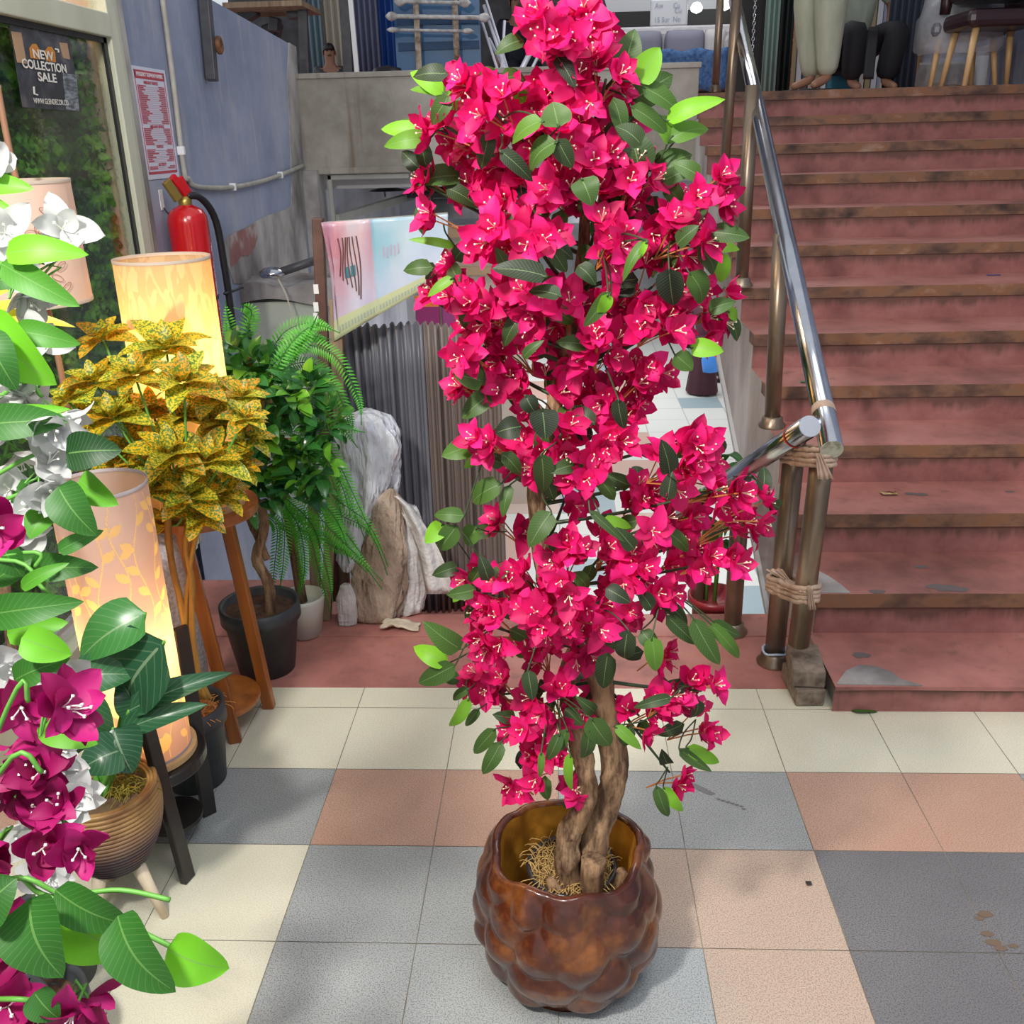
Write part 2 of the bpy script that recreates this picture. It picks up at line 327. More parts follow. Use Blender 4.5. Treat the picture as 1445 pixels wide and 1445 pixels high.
for n in range(1, 13):
    y = Y1+(n-1)*G; z1 = H1+(n-1)*RR
    zb = lambda yy: max(-.3 if yy < .45 else -9, -.42+(yy-.35)*.455)
    a, b = y+.006, y+G+.006
    f.add([(XL+.002, a, zb(a)), (XL+.002, b, zb(b)), (XL+.002, b, z1-.001), (XL+.002, a, z1-.001)], [(0, 1, 2, 3)], 0)
    f.add([(XL-.014, a, zb(a)), (XL-.014, b, zb(b)), (XL-.014, b, zb(b)+.03), (XL-.014, a, zb(a)+.03)], [(0, 1, 2, 3)], 1)
    f.add([(XL-.014, a, zb(a)+.03), (XL-.014, b, zb(b)+.03), (XL+.002, b, zb(b)+.03), (XL+.002, a, zb(a)+.03)], [(0, 1, 2, 3)], 1)
    f.add([(XL-.014, a, zb(a)), (XL-.014, b, zb(b)), (XR, b, zb(b)), (XR, a, zb(a))], [(0, 1, 2, 3)], 1)
struct(f.build('wall_stringer', [K['stringer'], C_('pale_soffit', (.6, .6, .6))]))

# stairs going down behind the platform, lower hall
f = MB()
for i in range(14):
    f.bb(.42, 1.40, .6+i*.28, .6+(i+1)*.28+.02, -.157*(i+1)-.3, -.157*(i+1), 0)
f.bb(-.93, .42, .6, 1.15, -.4, -.12); struct(f.build('floor_lower_stairs', K['red']))
m = K['lfloor'] = mat('lower_hall_tiles', rough=.3); co = coord(m); br = N(m, 'ShaderNodeTexBrick'); br.offset = 0; br.squash = 1
L(m, co, br.inputs[0]); br.inputs['Scale'].default_value = 1.1; br.inputs['Mortar Size'].default_value = .006; br.inputs['Brick Width'].default_value = .66; br.inputs['Row Height'].default_value = .66
br.inputs['Mortar'].default_value = (.4, .4, .4, 1); br.inputs['Color1'].default_value = (.74, .76, .74, 1); br.inputs['Color2'].default_value = (.74, .76, .74, 1); br.inputs['Bias'].default_value = 0
wn = N(m, 'ShaderNodeTexWhiteNoise'); vm = N(m, 'ShaderNodeVectorMath', operation='MULTIPLY'); vm.inputs[1].default_value = (1.6667, 1.6667, 0); fl = N(m, 'ShaderNodeVectorMath', operation='FLOOR')
L(m, co, vm.inputs[0]); L(m, vm.outputs[0], fl.inputs[0]); L(m, fl.outputs[0], wn.inputs['Vector'])
base(m, mix(m, ramp(m, wn.outputs[0], [(.80, (0, 0, 0)), (.81, (1, 1, 1))]), br.outputs[0], ramp(m, wn.outputs[0], [(.90, (.62, .42, .36)), (.91, (.35, .45, .5))])))
f = MB(); f.bb(-7, 12, 4.5, 24, -2.3, -2.2); f.bb(-7, 12, .6, 4.5, -2.6, -2.55)
struct(f.build('floor_lower_hall', K['lfloor']))
f = MB(); f.bb(-7, 12, 23.5, 23.7, -2.3, 1.5, 0); struct(f.build('wall_lower_back', noisy('far_shop_wall', [(.3, (.3, .3, .33)), (.7, (.62, .62, .62))], 1.2, .6, bs=0)))
f = MB(); f.bb(-7, 12, 3.9, 24, 1.30, 1.40, 0); struct(f.build('ceiling_lower', C_('lower_ceiling', (.55, .55, .55))))

# landing slab, fascia, upper hall
f = MB(); f.bb(-.93, XL, 3.75, 9.5, 1.42, 1.79); f.bb(-3.5, -.93, 3.88, 9.5, 1.6, 1.79); struct(f.build('floor_landing', K['red']))
f = MB(); f.bb(-.95, 1.425, 3.70, 3.86, 1.42, 1.94)
f.bb(-.95, 1.435, 3.685, 3.86, 1.925, 1.955); f.bb(-.95, 1.425, 3.68, 3.80, 1.395, 1.43)
struct(f.build('wall_balcony', K['concrete'], bevel=.004))
f = MB(); f.bb(-3, 6, 9.5, 9.6, 1.4, 5); struct(f.build('wall_upper_back', noisy('grey_upper_wall', [(.3, (.22, .22, .21)), (.7, (.36, .35, .33))], 1.5, .8, bs=0)))
f = MB(); f.bb(-3, 6, 3.7, 9.6, 4.6, 4.7); struct(f.build('ceiling_upper', C_('upper_ceiling', (.5, .5, .5))))

# left blue wall
f = MB(); WX = -.93
WY0 = 1.27
def wtop(y): return 4.2 if y < 2.1 else 2.19-(y-2.15)*.055
ys = [WY0, 1.6, 2.09, 2.11, 2.6, 3.1, 3.75]
for a, b in zip(ys, ys[1:]):
    f.add([(WX, a, -2.3), (WX, b, -2.3), (WX, b, wtop(b)), (WX, a, wtop(a))], [(3, 2, 1, 0)], 0)
    f.add([(WX-.12, a, -2.3), (WX-.12, b, -2.3), (WX-.12, b, wtop(b)), (WX-.12, a, wtop(a))], [(0, 1, 2, 3)], 0)
    f.add([(WX, a, wtop(a)), (WX, b, wtop(b)), (WX-.12, b, wtop(b)), (WX-.12, a, wtop(a))], [(0, 1, 2, 3)], 1)
# plaster edge at the far end, bare patch low on the wall
def patch(pts, mi, dx):
    P = [at(u, v, x=WX+dx) for u, v in pts]; n = len(P)
    f.add([V(p) for p in P], [tuple(range(n))], mi)
    for i in range(n):
        a, b = P[i], P[(i+1) % n]
        f.add([a, b, (WX, b.y, b.z), (WX, a.y, a.z)], [(0, 1, 2, 3)], mi)
patch([(408, 60), (418, 66), (428, 240), (436, 400), (410, 404), (330, 400), (324, 380), (314, 352), (322, 332), (345, 322), (376, 305), (395, 298), (402, 296), (411, 290), (412, 260), (409, 180), (406, 110)], 1, .004)
patch([(324, 334), (332, 328), (345, 324), (362, 316), (364, 335), (360, 348), (352, 360), (340, 362), (333, 372), (326, 378)], 2, .006)
struct(f.build('wall_left', [K['blue'], K['plaster'], K['redplaster']]))
f = MB(); f.bb(-.95, -.84, 3.62, 3.80, -2.2, 1.42); struct(f.build('trim_1', K['plaster']))     # column under the balcony
f = MB(); f.bb(-.80, -.775, 3.72, 3.75, .9, 1.40); f.bb(-.80, -.3, 3.72, 3.75, 1.36, 1.39); f.beam((-.78, 3.75, 1.13), (-.5, 5.2, 1.18), .05, .05)
struct(f.build('trim_2', K['greyp'], bevel=.003))
f = MB(); f.bb(-.90, -.80, 3.85, 6.5, -2.2, 1.3); f.bb(-.80, 1.3, 6.5, 6.6, .85, 1.3); struct(f.build('wall_lower_left', noisy('pale_blue_plaster', [(.3, (.28, .29, .34)), (.6, (.48, .49, .56)), (.8, (.6, .6, .66))], 2, .8, bs=.1)))
f = MB(); f.bb(3.6, 3.7, -3.2, 9.5, 0, 5); struct(f.build('wall_right', K['blue']))

# ---------------------------------------------------------------- shop window on the left
GY0, GY1 = -3.2, 1.21
fr = MB(); pz = 1.93
fr.bb(WX-.05, WX+.015, 1.145, 1.215, 0, 4.2); fr.bb(WX-.06, WX+.004, 1.215, 1.275, 0, 4.2)
fr.bb(WX-.05, WX+.02, GY0, 1.145, pz, pz+.075); fr.bb(WX-.05, WX+.02, GY0, 1.145, 0, .12)
fr.bb(WX-.05, WX+.01, .72, .75, pz+.075, 4.2)
wf = struct(fr.build('window_1', [K['frame']], bevel=.004))
fr = MB(); fr.bb(WX-.012, WX-.002, 1.12, 1.147, .12, pz); fr.bb(WX-.012, WX-.002, GY0, 1.14, pz-.018, pz); fr.build('window_seal', K['rubber'], wf)
fr = MB(); fr.bb(WX-.024, WX-.018, GY0, 1.145, .1, 4.2); fr.build('window_pane', K['glass'], wf)
fr = MB(); fr.bb(WX-.02, WX+.006, 1.262, 1.30, 0, 4.2); struct(fr.build('trim_3', K['plaster']))
# shop interior: back wall and warm upper strip
f = MB(); f.bb(-2.4, -2.3, -3.2, 1.2, 0, 4.2); f.bb(-2.4, -.96, 1.2, 1.262, 0, 4.2); f.bb(-2.4, -.96, -3.2, 1.2, 4.1, 4.2); f.bb(-2.4, -2.2, -3.25, -3.2, 0, 4.2)
struct(f.build('wall_shop', C_('shop_wall', (.75, .55, .38))))
area('shop_inside_light', (-1.6, .3, 3.6), (-1.5, .3, 0), .9, 26, (1, .75, .5))
# green moss panel behind the glass
mo = thing('moss_wall', 'green artificial moss and leaf wall panel behind the shop glass', 'plant wall', (-1.06, .3, 0))
f = MB(); f.bb(-1.075, -1.06, -2.6, 1.235, .1, 1.98); f.build('backing_panel', C_('moss_backing', (.01, .035, .01)), mo)
K['moss'] = leafmat('moss_leaf', (.008, .06, .006), (.03, .17, .01), (.16, .42, .02), None, .15)
f = MB()
for i in range(5200):
    y = 1.225-abs(random.gauss(0, .75)); z = random.uniform(.2, 1.98)
    cl = noise.noise(V((y*5, z*5, 1))); s = .022+.018*random.random()
    p = V((-1.055+.03*max(0, cl)+random.uniform(0, .02), y, z)); d = V((random.uniform(.1, 1), random.uniform(-1, 1), random.uniform(-1, 1))).normalized()
    f.blade(p, p+d*s, s*.75, V((1, random.uniform(-.5, .5), random.uniform(-.5, .5))), min(1, max(0, .45+cl*.9+random.uniform(-.3, .3))), .1, .2, nu=2, nv=3)
for i in range(110):
    y = random.uniform(-.2, 1.17); z = random.uniform(.5, 1.9); p = V((-1.005, y, z)); r = random.uniform(.012, .028)
    vs = [p]+[p+V((.006*cos(a*3)-.008, cos(a)*r, sin(a)*r)) for a in [2*pi*k/10 for k in range(10)]]
    f.add(vs, [(0, k+1, (k+1) % 10+1) for k in range(10)], 0, [(.2, .2, random.uniform(.5, .85))]*11)
f.build('moss_foliage', K['moss'], mo)

# text helper
def text(s, size, origin, xdir, ydir, matl, parent, name='lettering', align='CENTER', sx=1, off=.0):
    cu = bpy.data.curves.new(name, 'FONT'); cu.body = s; cu.size = size; cu.align_x = align; cu.align_y = 'CENTER'; cu.extrude = .0002; cu.offset = off
    ob = bpy.data.objects.new(name, cu); COL.objects.link(ob)
    dg = bpy.context.evaluated_depsgraph_get(); me = bpy.data.meshes.new_from_object(ob.evaluated_get(dg)); bpy.data.objects.remove(ob)
    x = V(xdir).normalized(); y = V(ydir).normalized(); z = x.cross(y)
    mt = Matrix((x*sx, y, z)).transposed().to_4x4(); mt.translation = V(origin); me.transform(mt)
    me.materials.clear(); me.materials.append(matl)
    o = bpy.data.objects.new(name, me); COL.objects.link(o)
    if parent: put(o, parent)
    return o
# poster on the glass; facing +x, horizontal reading direction is +y
def PG(u, v, dx=-.010): return at(u, v, x=WX+dx)
po = thing('poster', 'dark sale poster of lamps stuck inside the shop window glass', 'poster', PG(70, 90))
def quadpx(mb, pts, dx, mi=0, th=.0012):
    P = [PG(u, v, dx) for u, v in pts]; n = len(P)
    Q = [p-V((th, 0, 0)) for p in P]
    mb.add(P+Q, [tuple(range(n)), tuple(range(2*n-1, n-1, -1))]+[(i, i+n, (i+1) % n+n, (i+1) % n) for i in range(n)], mi)
f = MB(); quadpx(f, [(12, 28), (97, 50), (115, 158), (32, 151)], -.012); f.build('poster_sheet', noisy('dark_poster_print', [(.3, (.012, .013, .016)), (.55, (.05, .055, .07)), (.7, (.12, .11, .12))], 14, .25, bs=0), po)
f = MB(); quadpx(f, [(16, 44), (30, 46), (38, 90), (25, 88)], -.0105); f.build('printed_lamp', C_('print_tan', (.48, .3, .17), .3), po); f = MB(); quadpx(f, [(84, 60), (95, 61), (99, 84), (90, 82)], -.0105); f.build('printed_lamp', C_('print_tan', (.48, .3, .17), .3), po)
f = MB(); 
for (a, b) in ((42, 62), (64, 66)): quadpx(f, [(a, b+6), (a+4, b), (a+9, b), (a+14, b+8), (a+15, b+22), (a+2, b+20)], -.0105)
f.build('printed_pendant', C_('print_orange', (.62, .24, .03), .3), po)
f = MB(); quadpx(f, [(89, 103), (108, 106), (112, 157), (94, 154)], -.0105); f.build('printed_towels', noisy('print_grey', [(.4, (.06, .07, .08)), (.6, (.28, .32, .35))], 30, .3, (1, 1, 4), 0), po)
wt = C_('print_white', (.8, .78, .7), .4); P0 = lambda u, v: PG(u, v, -.0085)
for s, u, v, sz, off in (('NEW', 61, 78, .034, .0), ('COLLECTION', 64, 94, .034, 0), ('SALE', 67, 110, .034, 0)):
    text(s, sz, P0(u, v), (0, 1, 0), (0, 0, 1), wt, po, 'poster_lettering', sx=1.3 if s == 'COLLECTION' else 1.6, off=.0008)
text('WWW.GLENDECOR.CO', .022, P0(73, 144), (0, 1, 0), (0, 0, 1), wt, po, 'poster_lettering', sx=.9)
f = MB(); quadpx(f, [(47, 122), (49, 122), (50, 132), (54, 133), (54, 135), (48, 133)], -.009); quadpx(f, [(78, 68), (83, 69), (84, 74), (82, 74), (82, 71), (78, 70)], -.009); f.build('printed_corner_mark', wt, po)

# red and white notice on the wall
SY0, SY1, SZ0, SZ1 = 1.303, 1.628, 1.462, 1.855
no = thing('notice', 'white notice sheet with red emergency phone list on the blue wall', 'sign', (WX, 1.46, 1.46))
f = MB(); f.bb(WX, WX+.003, SY0, SY1, SZ0, SZ1); f.build('notice_sheet', C_('notice_white', (.66, .68, .78), .4), no)
rd = C_('notice_red', (.48, .05, .08), .5)
f = MB(); X0 = WX+.003; W_ = SY1-SY0
def bar(y0, y1, z0, z1): f.bb(X0, X0+.0006, SY0+y0*W_, SY0+y1*W_, SZ1-z1*.393, SZ1-z0*.393)
bar(.06, .94, .03, .105); bar(.06, .075, .03, .95); bar(.925, .94, .03, .95); bar(.06, .94, .93, .955)
random.seed(3)
for i in range(44):
    z = .16+i*.0172
    if any(abs(z-q) < .017 for q in (.135, .52, .70, .86)): continue
    a = .13+.16*random.random()+(.0 if i % 7 else .1); bar(.1, a+.08, z, z+.009); bar(.66+.1*random.random(), .9, z, z+.008)
    bar(.1, .9, z+.0125, z+.0145)
f.build('notice_ruled_list', rd, no)
X1 = X0+.0012
text('EMERGENCY TELEPHONE NUMBERS', .019, (X1, (SY0+SY1)/2, SZ1-.067*.393), (0, 1, 0), (0, 0, 1), C_('notice_cream', (.8, .75, .78)), no, 'notice_heading', sx=.82, off=.0004)
for s, z in (('EMERGENCY SERVICES', .135), ('AMBULANCE SERVICES', .525), ('HOSPITALS', .705), ('ELECTRICITY', .87)):
    text(s, .015, (X1, (SY0+SY1)/2, SZ1-z*.393), (0, 1, 0), (0, 0, 1), rd, no, 'notice_subheading', sx=.9, off=.0003)

# conduit, bracket
f = MB(); zc = 1.44
path = smoothpath([(WX+.012, 1.685, 4.1), (WX+.012, 1.685, 2.1), (WX+.012, 1.66, 1.52), (WX+.012, 1.70, 1.45), (WX+.013, 1.80, 1.415), (WX+.014, 2.265, 1.392), (WX+.014, 2.9, 1.405), (WX+.012, 3.62, 1.45)], 8)
cdt = thing('conduit_pipe', 'thin beige conduit pipe bending along the blue wall', 'pipe', (WX, 1.68, 1.4)); f.tube(path, .0105, 10); f.build('pipe', K['pvc'], cdt, True)
for y, z in ((1.66, 1.56), (2.26, 1.392), (3.1, 1.415)):
    f = MB(); f.box((WX+.012, y, z), (.03, .022, .034)); f.build('clip', K['white_p'], cdt, bevel=.004)
br_ = thing('wall_bracket', 'black steel bracket with rusty ring high on the blue wall', 'bracket', (WX, 2.13, 1.84))
f = MB(); f.beam((WX+.03, 2.19, 2.6), (WX+.03, 2.10, 1.84), .05, .045); f.build('bar', K['darkmet'], br_, bevel=.004)
f = MB(); c0 = V((WX+.06, 2.16, 1.985)); f.tube([c0+V((0, cos(a)*.022, sin(a)*.026)) for a in [2*pi*k/14 for k in range(15)]], .013, 8); f.build('ring', noisy('rust', [(.3, (.08, .03, .015)), (.7, (.25, .11, .05))], 30, .8), br_, True)
# ---------------------------------------------------------------- fire extinguisher
ex = thing('fire_extinguisher', 'red fire extinguisher with black hose hung on the blue wall', 'fire extinguisher', (WX+.09, 1.5, .80))
exx = WX+.09; exy = at(266, 320, x=exx).y; r = .077
pb = at(235, 300, y=exy); zt = at(262, 292, y=exy).z
f = MB(); f.lathe([(0, .72), (r*.95, .72), (r, .74), (r, zt-.06), (r*.96, zt-.035), (r*.8, zt-.012), (r*.5, zt+.002), (.022, zt+.008), (.02, zt+.03), (0, zt+.03)], (exx, exy, 0), 36); f.build('cylinder', K['ered'], ex, True)
f = MB(); f.lathe([(.024, zt+.005), (.026, zt+.02), (.02, zt+.04), (0, zt+.04)], (exx, exy, 0), 20); f.build('valve', K['brass'], ex, True)
f = MB(); f.beam((exx+.01, exy, zt+.045), (exx-.02, exy-.05, zt+.115), .03, .022); f.beam((exx+.02, exy+.02, zt+.03), (exx-.005, exy-.015, zt+.11), .03, .014); f.build('handle', K['ered'], ex, bevel=.004)
f = MB(); f.beam((exx-.01, exy-.04, zt+.03), (exx-.035, exy-.075, zt+.1), .035, .02); f.build('lever', K['brass'], ex, bevel=.003)
f = MB(); f.tube(smoothpath([(exx+.01, exy, zt+.04), (exx+.05, exy+.04, zt+.03), (exx+.08, exy+.09, zt-.06), (exx+.085, exy+.11, zt-.25), (exx+.085, exy+.12, .95), (exx+.085, exy+.12, .8)], 6), .0145, 12); f.build('hose', K['rubber'], ex, True)
f = MB(); f.lathe([(r+.003, 1.0), (r+.004, 1.015)], (exx, exy, 0), 30); f.tube([(exx+.08, exy+.08, 1.01), (exx+.12, exy+.2, 1.015)], .006, 6); f.build('strap', K['rubber'], ex, True)
f = MB(); f.lathe([(r+.0012, .86), (r+.0012, 1.22)], (exx, exy, 0), 64)
f.f = [q for i, q in enumerate(f.f) if 0 <= (i % 64) < 12]; f.m = [0]*len(f.f); f.build('label_band', noisy('printed_label', [(.45, (.5, .05, .1)), (.55, (.8, .75, .8))], 60, .4, (1, 1, 3), 0), ex, True)
f = MB(); pT = at(228, 282, x=WX+.002); f.box(pT, (.003, .035, .075)); tg = tag(f.build('wall_tag', K['white_p'], bevel=.001), 'small white hook plate on the blue wall beside the extinguisher', 'hook')
f = MB(); f.tube([pT+V((.004, 0, -.03)), pT+V((.01, .03, -.06)), (exx-.03, exy-.05, zt-.01)], .003, 6); f.build('hook', K['darkmet'], tg)
# concrete ledge and cabinet by the wall
f = MB(); vs = []
f.grid(lambda u, v: V((WX+.46*u, lerp(2.2, 2.62, v), .945+.03*noise.noise(V((u*3, v*3, 0)))-.05*(u > .98))), 14, 8)
f.grid(lambda u, v: V((WX+.46*u, 2.2, lerp(.945+.03*noise.noise(V((u*3, 0, 0)))-.05*(u > .98), .86+.02*sin(u*5), v))), 14, 2)
f.grid(lambda u, v: V((WX+.46, lerp(2.2, 2.62, u), lerp(.9, .86, v))), 6, 1)
struct(f.build('trim_4', K['plaster']))
f = MB(); f.bb(WX+.02, WX+.40, 2.23, 2.55, -.2, .86); tag(f.build('cabinet', noisy('pale_green_panel', [(.3, (.42, .46, .38)), (.7, (.55, .58, .49))], 2, .5, bs=.02), bevel=.006), 'pale green cabinet under the broken concrete ledge by the wall', 'cabinet')
lamp = thing('pipe_fitting', 'shiny chrome fitting on a dark pipe over the concrete ledge', 'pipe', at(395, 392, y=2.1))
p0 = at(384, 386, y=2.1); p1 = at(450, 366, y=2.15)
f = MB(); f.tube([p0+V((.02, 0, 0)), p1], .02, 12); f.build('pipe', K['darkmet'], lamp, True)
f = MB(); f.lathe([(0, .032), (.035, .026), (.06, .01), (.062, -.004), (.05, -.016), (0, -.018)], p0, 24); f.build('chrome_cap', K['chrome'], lamp, True)
f = MB(); f.tube(smoothpath([p0+V((.03, -.02, -.02)), at(405, 420, y=2.08), at(413, 455, y=2.08), at(405, 480, y=2.08)], 6), .004, 6); tag(f.build('wire', C_('cream_wire', (.55, .5, .4))), 'loose cream wire hanging from the chrome pipe fitting', 'wire')

# ---------------------------------------------------------------- banner and its steel post
bp = thing('steel_post', 'reddish brown steel post with white paint scraps holding the faded banner', 'post', (-.15, .72, -.3))
q0 = at(449, 312, y=.72); q1 = at(443, 560, y=.72)
f = MB(); f.beam((q1.x, .72, 0.0), (q0.x, .72, q0.z+.01), .035, .03); f.beam((q1.x+.035, .735, 0.0), (q0.x+.03, .735, q0.z-.25), .04, .02, 1); f.build('upright', [noisy('red_brown_steel', [(.3, (.07, .03, .022)), (.7, (.15, .075, .06))], 12, .5), K['rawwood']], bp, bevel=.003)
for v in (400, 425, 440): f = MB(); p = at(446, v+8, y=.703); f.box(p, (.016, .003, .03)); f.build('paint_scrap', K['white_p'], bp)
f = MB(); f.beam(at(449, 317, y=.72), at(632, 303, y=.72), .014, .014); f.build('top_rail', K['greyp'], bp)
ban = thing('banner', 'faded pink and blue torn banner hanging from the steel post', 'banner', at(540, 310, y=.70))
def bfn(u, v):
    tl, tr_, bl, br2 = (453, 314), (632, 302), (470, 482), (632, 388)
    px = lerp(lerp(tl[0], tr_[0], u), lerp(bl[0], br2[0], u), v) + (6*sin(v*3) if u < .05 else 0); py = lerp(lerp(tl[1], tr_[1], u), lerp(bl[1], br2[1], u), v)
    return at(px, py, y=.69+.018*sin(u*14+v*2)*(1-.4*v)*(1 if u < .4 else .35)+.02*v)
m = K['banner'] = mat('faded_banner', rough=.22); a = N(m, 'ShaderNodeAttribute', attribute_name='luv'); s = N(m, 'ShaderNodeSeparateXYZ'); L(m, a.outputs['Vector'], s.inputs[0])
c = ramp(m, s.outputs[0], [(0, (.42, .20, .26)), (.12, (.55, .25, .32)), (.22, (.62, .52, .6)), (.38, (.60, .36, .42)), (.395, (.28, .52, .62)), (.7, (.42, .60, .72)), (1, (.50, .62, .75))])
f_ = nz(m, coord(m, 'Object', (1, 1, 1)), 6, 6); c = mix(m, ramp(m, f_, [(.4, (0, 0, 0)), (.75, (.8, .8, .8))]), c, (.66, .72, .84))
c = mix(m, ramp(m, s.outputs[1], [(.3, (0, 0, 0)), (.8, (.55, .55, .55))]), c, (.60, .62, .80))
c = mix(m, ramp(m, s.outputs[1], [(.83, (0, 0, 0)), (.835, (1, 1, 1))]), c, (.56, .60, .36))
base(m, c); bump(m, f_, .2, .01)
f = MB(); f.grid(bfn, 60, 20); f.build('banner_sheet', K['banner'], ban, True, solid=.0015)
f = MB(); random.seed(5)
for i in range(7):
    u0 = .12+.025*i; 
    f.tube([bfn(u0+.012*sin(k*.5+i), .15+k*.07*(.6+.08*i))-V((0, .004, 0)) for k in range(9)], .0022, 5)
f.build('printed_streak', C_('brown_print', (.16, .06, .05)), ban)
f = MB()
for u0 in (.15, .2): f.grid(lambda a, b: bfn(u0+.04*a, .42+.1*b)-V((0, .004, 0)), 4, 3)
f.build('printed_block', C_('teal_print', (.05, .22, .28)), ban)
f = MB()
for i in range(5): f.grid(lambda a, b: bfn(.47+.03*i+.012*a, .3+.02*(i % 2)+.12*b)-V((0, .004, 0)), 2, 3)
f.build('printed_glyph', C_('pale_red_print', (.5, .4, .52)), ban)
# bottom line of tiny text marks
f = MB()
for i in range(34):
    u0 = .06+i*.027; f.grid(lambda a, b: bfn(u0+.014*a, .90+.05*b)-V((0, .004, 0)), 1, 1)
f.build('printed_text_line', C_('grey_print', (.36, .42, .36)), ban)

# ---------------------------------------------------------------- pleated sheets standing behind the platform
def pleats(name, label, cat, u0, u1, vt, matl, y, zb, group=None, n=10, amp=.012, lean=0):
    a = at(u0, vt, y=y); b = at(u1, vt, y=y); z = (a.z+b.z)/2; k = n*8
    def fn(u, v):
        x = lerp(a.x, b.x, u); ph = u*n*2*pi
        return V((x+lean*(1-v)*0, y+amp*(1.2*math.tanh(2*sin(ph)))+lean*(1-v), lerp(zb, z, v)+(.006*sin(ph*1) if v > .99 else 0)))
    f = MB(); f.grid(fn, k, 6); o = f.build(name, matl, None, True, solid=.003); tag(o, label, cat, group); return o
gsh = noisy('grey_pleated_sheet', [(.3, (.10, .10, .12)), (.7, (.19, .19, .215))], 3, .42, (1, 1, .2), .05)
bsh = noisy('brown_pleated_sheet', [(.3, (.13, .10, .088)), (.7, (.21, .165, .145))], 3, .45, (1, 1, .2), .05)
for i, (a, b, v) in enumerate(((478, 504, 462), (503, 527, 458), (526, 551, 460), (550, 574, 457), (573, 596, 456))):
    pleats('folding_door_panel', 'grey folded pleated door panel, %s' % ['leftmost of the grey ones by the banner post', 'second from the left among the grey ones', 'middle one of the five grey ones', 'fourth of the grey ones from the left', 'last grey one beside the brown ones'][i], 'folding door', a, b, v, gsh, .86+.012*(i % 2), -.12, 'grey pleated panels behind the platform', 2, .010)
for i, (a, b, v) in enumerate(((595, 614, 456), (613, 634, 459), (633, 655, 460), (654, 678, 458), (677, 702, 462))):
    pleats('folding_door_panel', 'brown folded pleated door panel, %s' % ['leftmost of the brown ones beside the grey ones', 'second from the left among the brown ones', 'middle one of the five brown ones', 'fourth of the brown ones from the left', 'rightmost of the brown ones behind the pink blossoms'][i], 'folding door', a+2, b+2, v, bsh, .86+.012*(i % 2), -.12, 'brown pleated panels behind the platform', 2, .010)

# wooden frame, plastic bag, sacks
wfm = thing('wooden_crate', 'rough wooden slat crate standing beside the fern', 'crate', (-.12, .53, 0.004))
f = MB()
for (a, b, wpx) in (((441, 660), (448, 890), .03), ((470, 645), (462, 888), .03)):
    p = at(a[0], a[1], y=.56); q = at(b[0], b[1], y=.56); f.beam((q.x, .56, .006), (p.x, .56, p.z), wpx*1.1, .03)
f.build('upright', K['rawwood'], wfm, bevel=.002)
f = MB()
for z in (.08, .3, .5): f = MB(); f.beam((-.18, .575, z), (-.10, .575, z), .02, .04); f.build('slat', K['rawwood'], wfm, bevel=.002)
def drape(name, label, cat, outline_top, depth, matl, y, seed, zb=.005):
    """soft lumpy bag: list of (z, x0, x1) rows lofted into a closed body"""
    f = MB(); n = 28; vs = []; fs = []
    r0 = outline_top; rows = []; n = 72
    for (p_, q_) in zip(r0, r0[1:]): rows += [tuple(lerp(p_[i], q_[i], j/5) for i in range(3)) for j in range(5)]
    rows.append(r0[-1])
    for i, (z, x0, x1) in enumerate(rows):
        for j in range(n):
            a = 2*pi*j/n; cx = (x0+x1)/2; rx = (x1-x0)/2; k = 1+.14*noise.noise(V((cos(a)*2.2+seed, sin(a)*2.2, z*7)))+.34*abs(noise.noise(V((cos(a)*3.5+seed, sin(a)*3.5, z*9+cos(a)*2))))+.13*noise.noise(V((cos(a)*9+seed, sin(a)*9, z*16)))-.05
            vs.append(V((cx+cos(a)*rx*k, y+sin(a)*depth*k*(.35+.65*min(1, rx/.08)), z)))
    for i in range(len(rows)-1):
        for j in range(n): fs.append((i*n+j, i*n+(j+1) % n, (i+1)*n+(j+1) % n, (i+1)*n+j))
    fs += [tuple(range(n))[::-1], tuple((len(rows)-1)*n+j for j in range(n))]
    f.add(vs, fs); return tag(f.build(name, matl, None, True), label, cat)
def rowsof(lst, y):
    out = []
    for (v, u0, u1) in lst:
        a = at(u0, v, y=y); b = at(u1, v, y=y); out.append((max(.006, (a.z+b.z)/2), a.x, b.x))
    return out[::-1]
drape('plastic_bag', 'tall clear plastic bag bundle beside the fern', 'bag', rowsof([(580, 505, 525), (588, 487, 545), (610, 472, 560), (640, 472, 565), (680, 476, 560), (720, 480, 545), (760, 480, 530), (790, 480, 522), (800, 484, 515)], .60), .07, K['plastic'], .60, 3)
drape('burlap_sack', 'beige burlap sack slumped under the plastic bag', 'sack', rowsof([(690, 548, 556), (705, 530, 565), (750, 520, 570), (800, 500, 572), (840, 500, 570), (872, 500, 560), (884, 510, 556)], .55), .035, K['sack'], .55, 9)
drape('cushion_sack', 'stuffed off white sack leaning on the brown pleated panels', 'sack', rowsof([(715, 560, 585), (745, 560, 597), (790, 556, 600), (830, 553, 601), (860, 555, 596), (874, 558, 585)], .61), .05, K['wsack'], .61, 13)
drape('white_sack', 'small white and green sack on the platform beside the wooden crate', 'sack', rowsof([(825, 482, 494), (845, 476, 502), (870, 476, 504), (884, 478, 503)], .52), .03, K['wsack'], .52, 21)
f = MB()
cf = [(556, 700), (572, 715), (590, 745), (604, 775), (612, 800), (622, 838)]
f.grid(lambda u, v: at(lerp(cf[min(5, int(u*5))][0], cf[min(5, int(u*5)+1)][0], u*5-int(u*5)) + (v-.5)*(14+26*u), lerp(cf[min(5, int(u*5))][1], cf[min(5, int(u*5)+1)][1], u*5-int(u*5)), y=.535+.02*sin(v*7+u*3)), 20, 8)
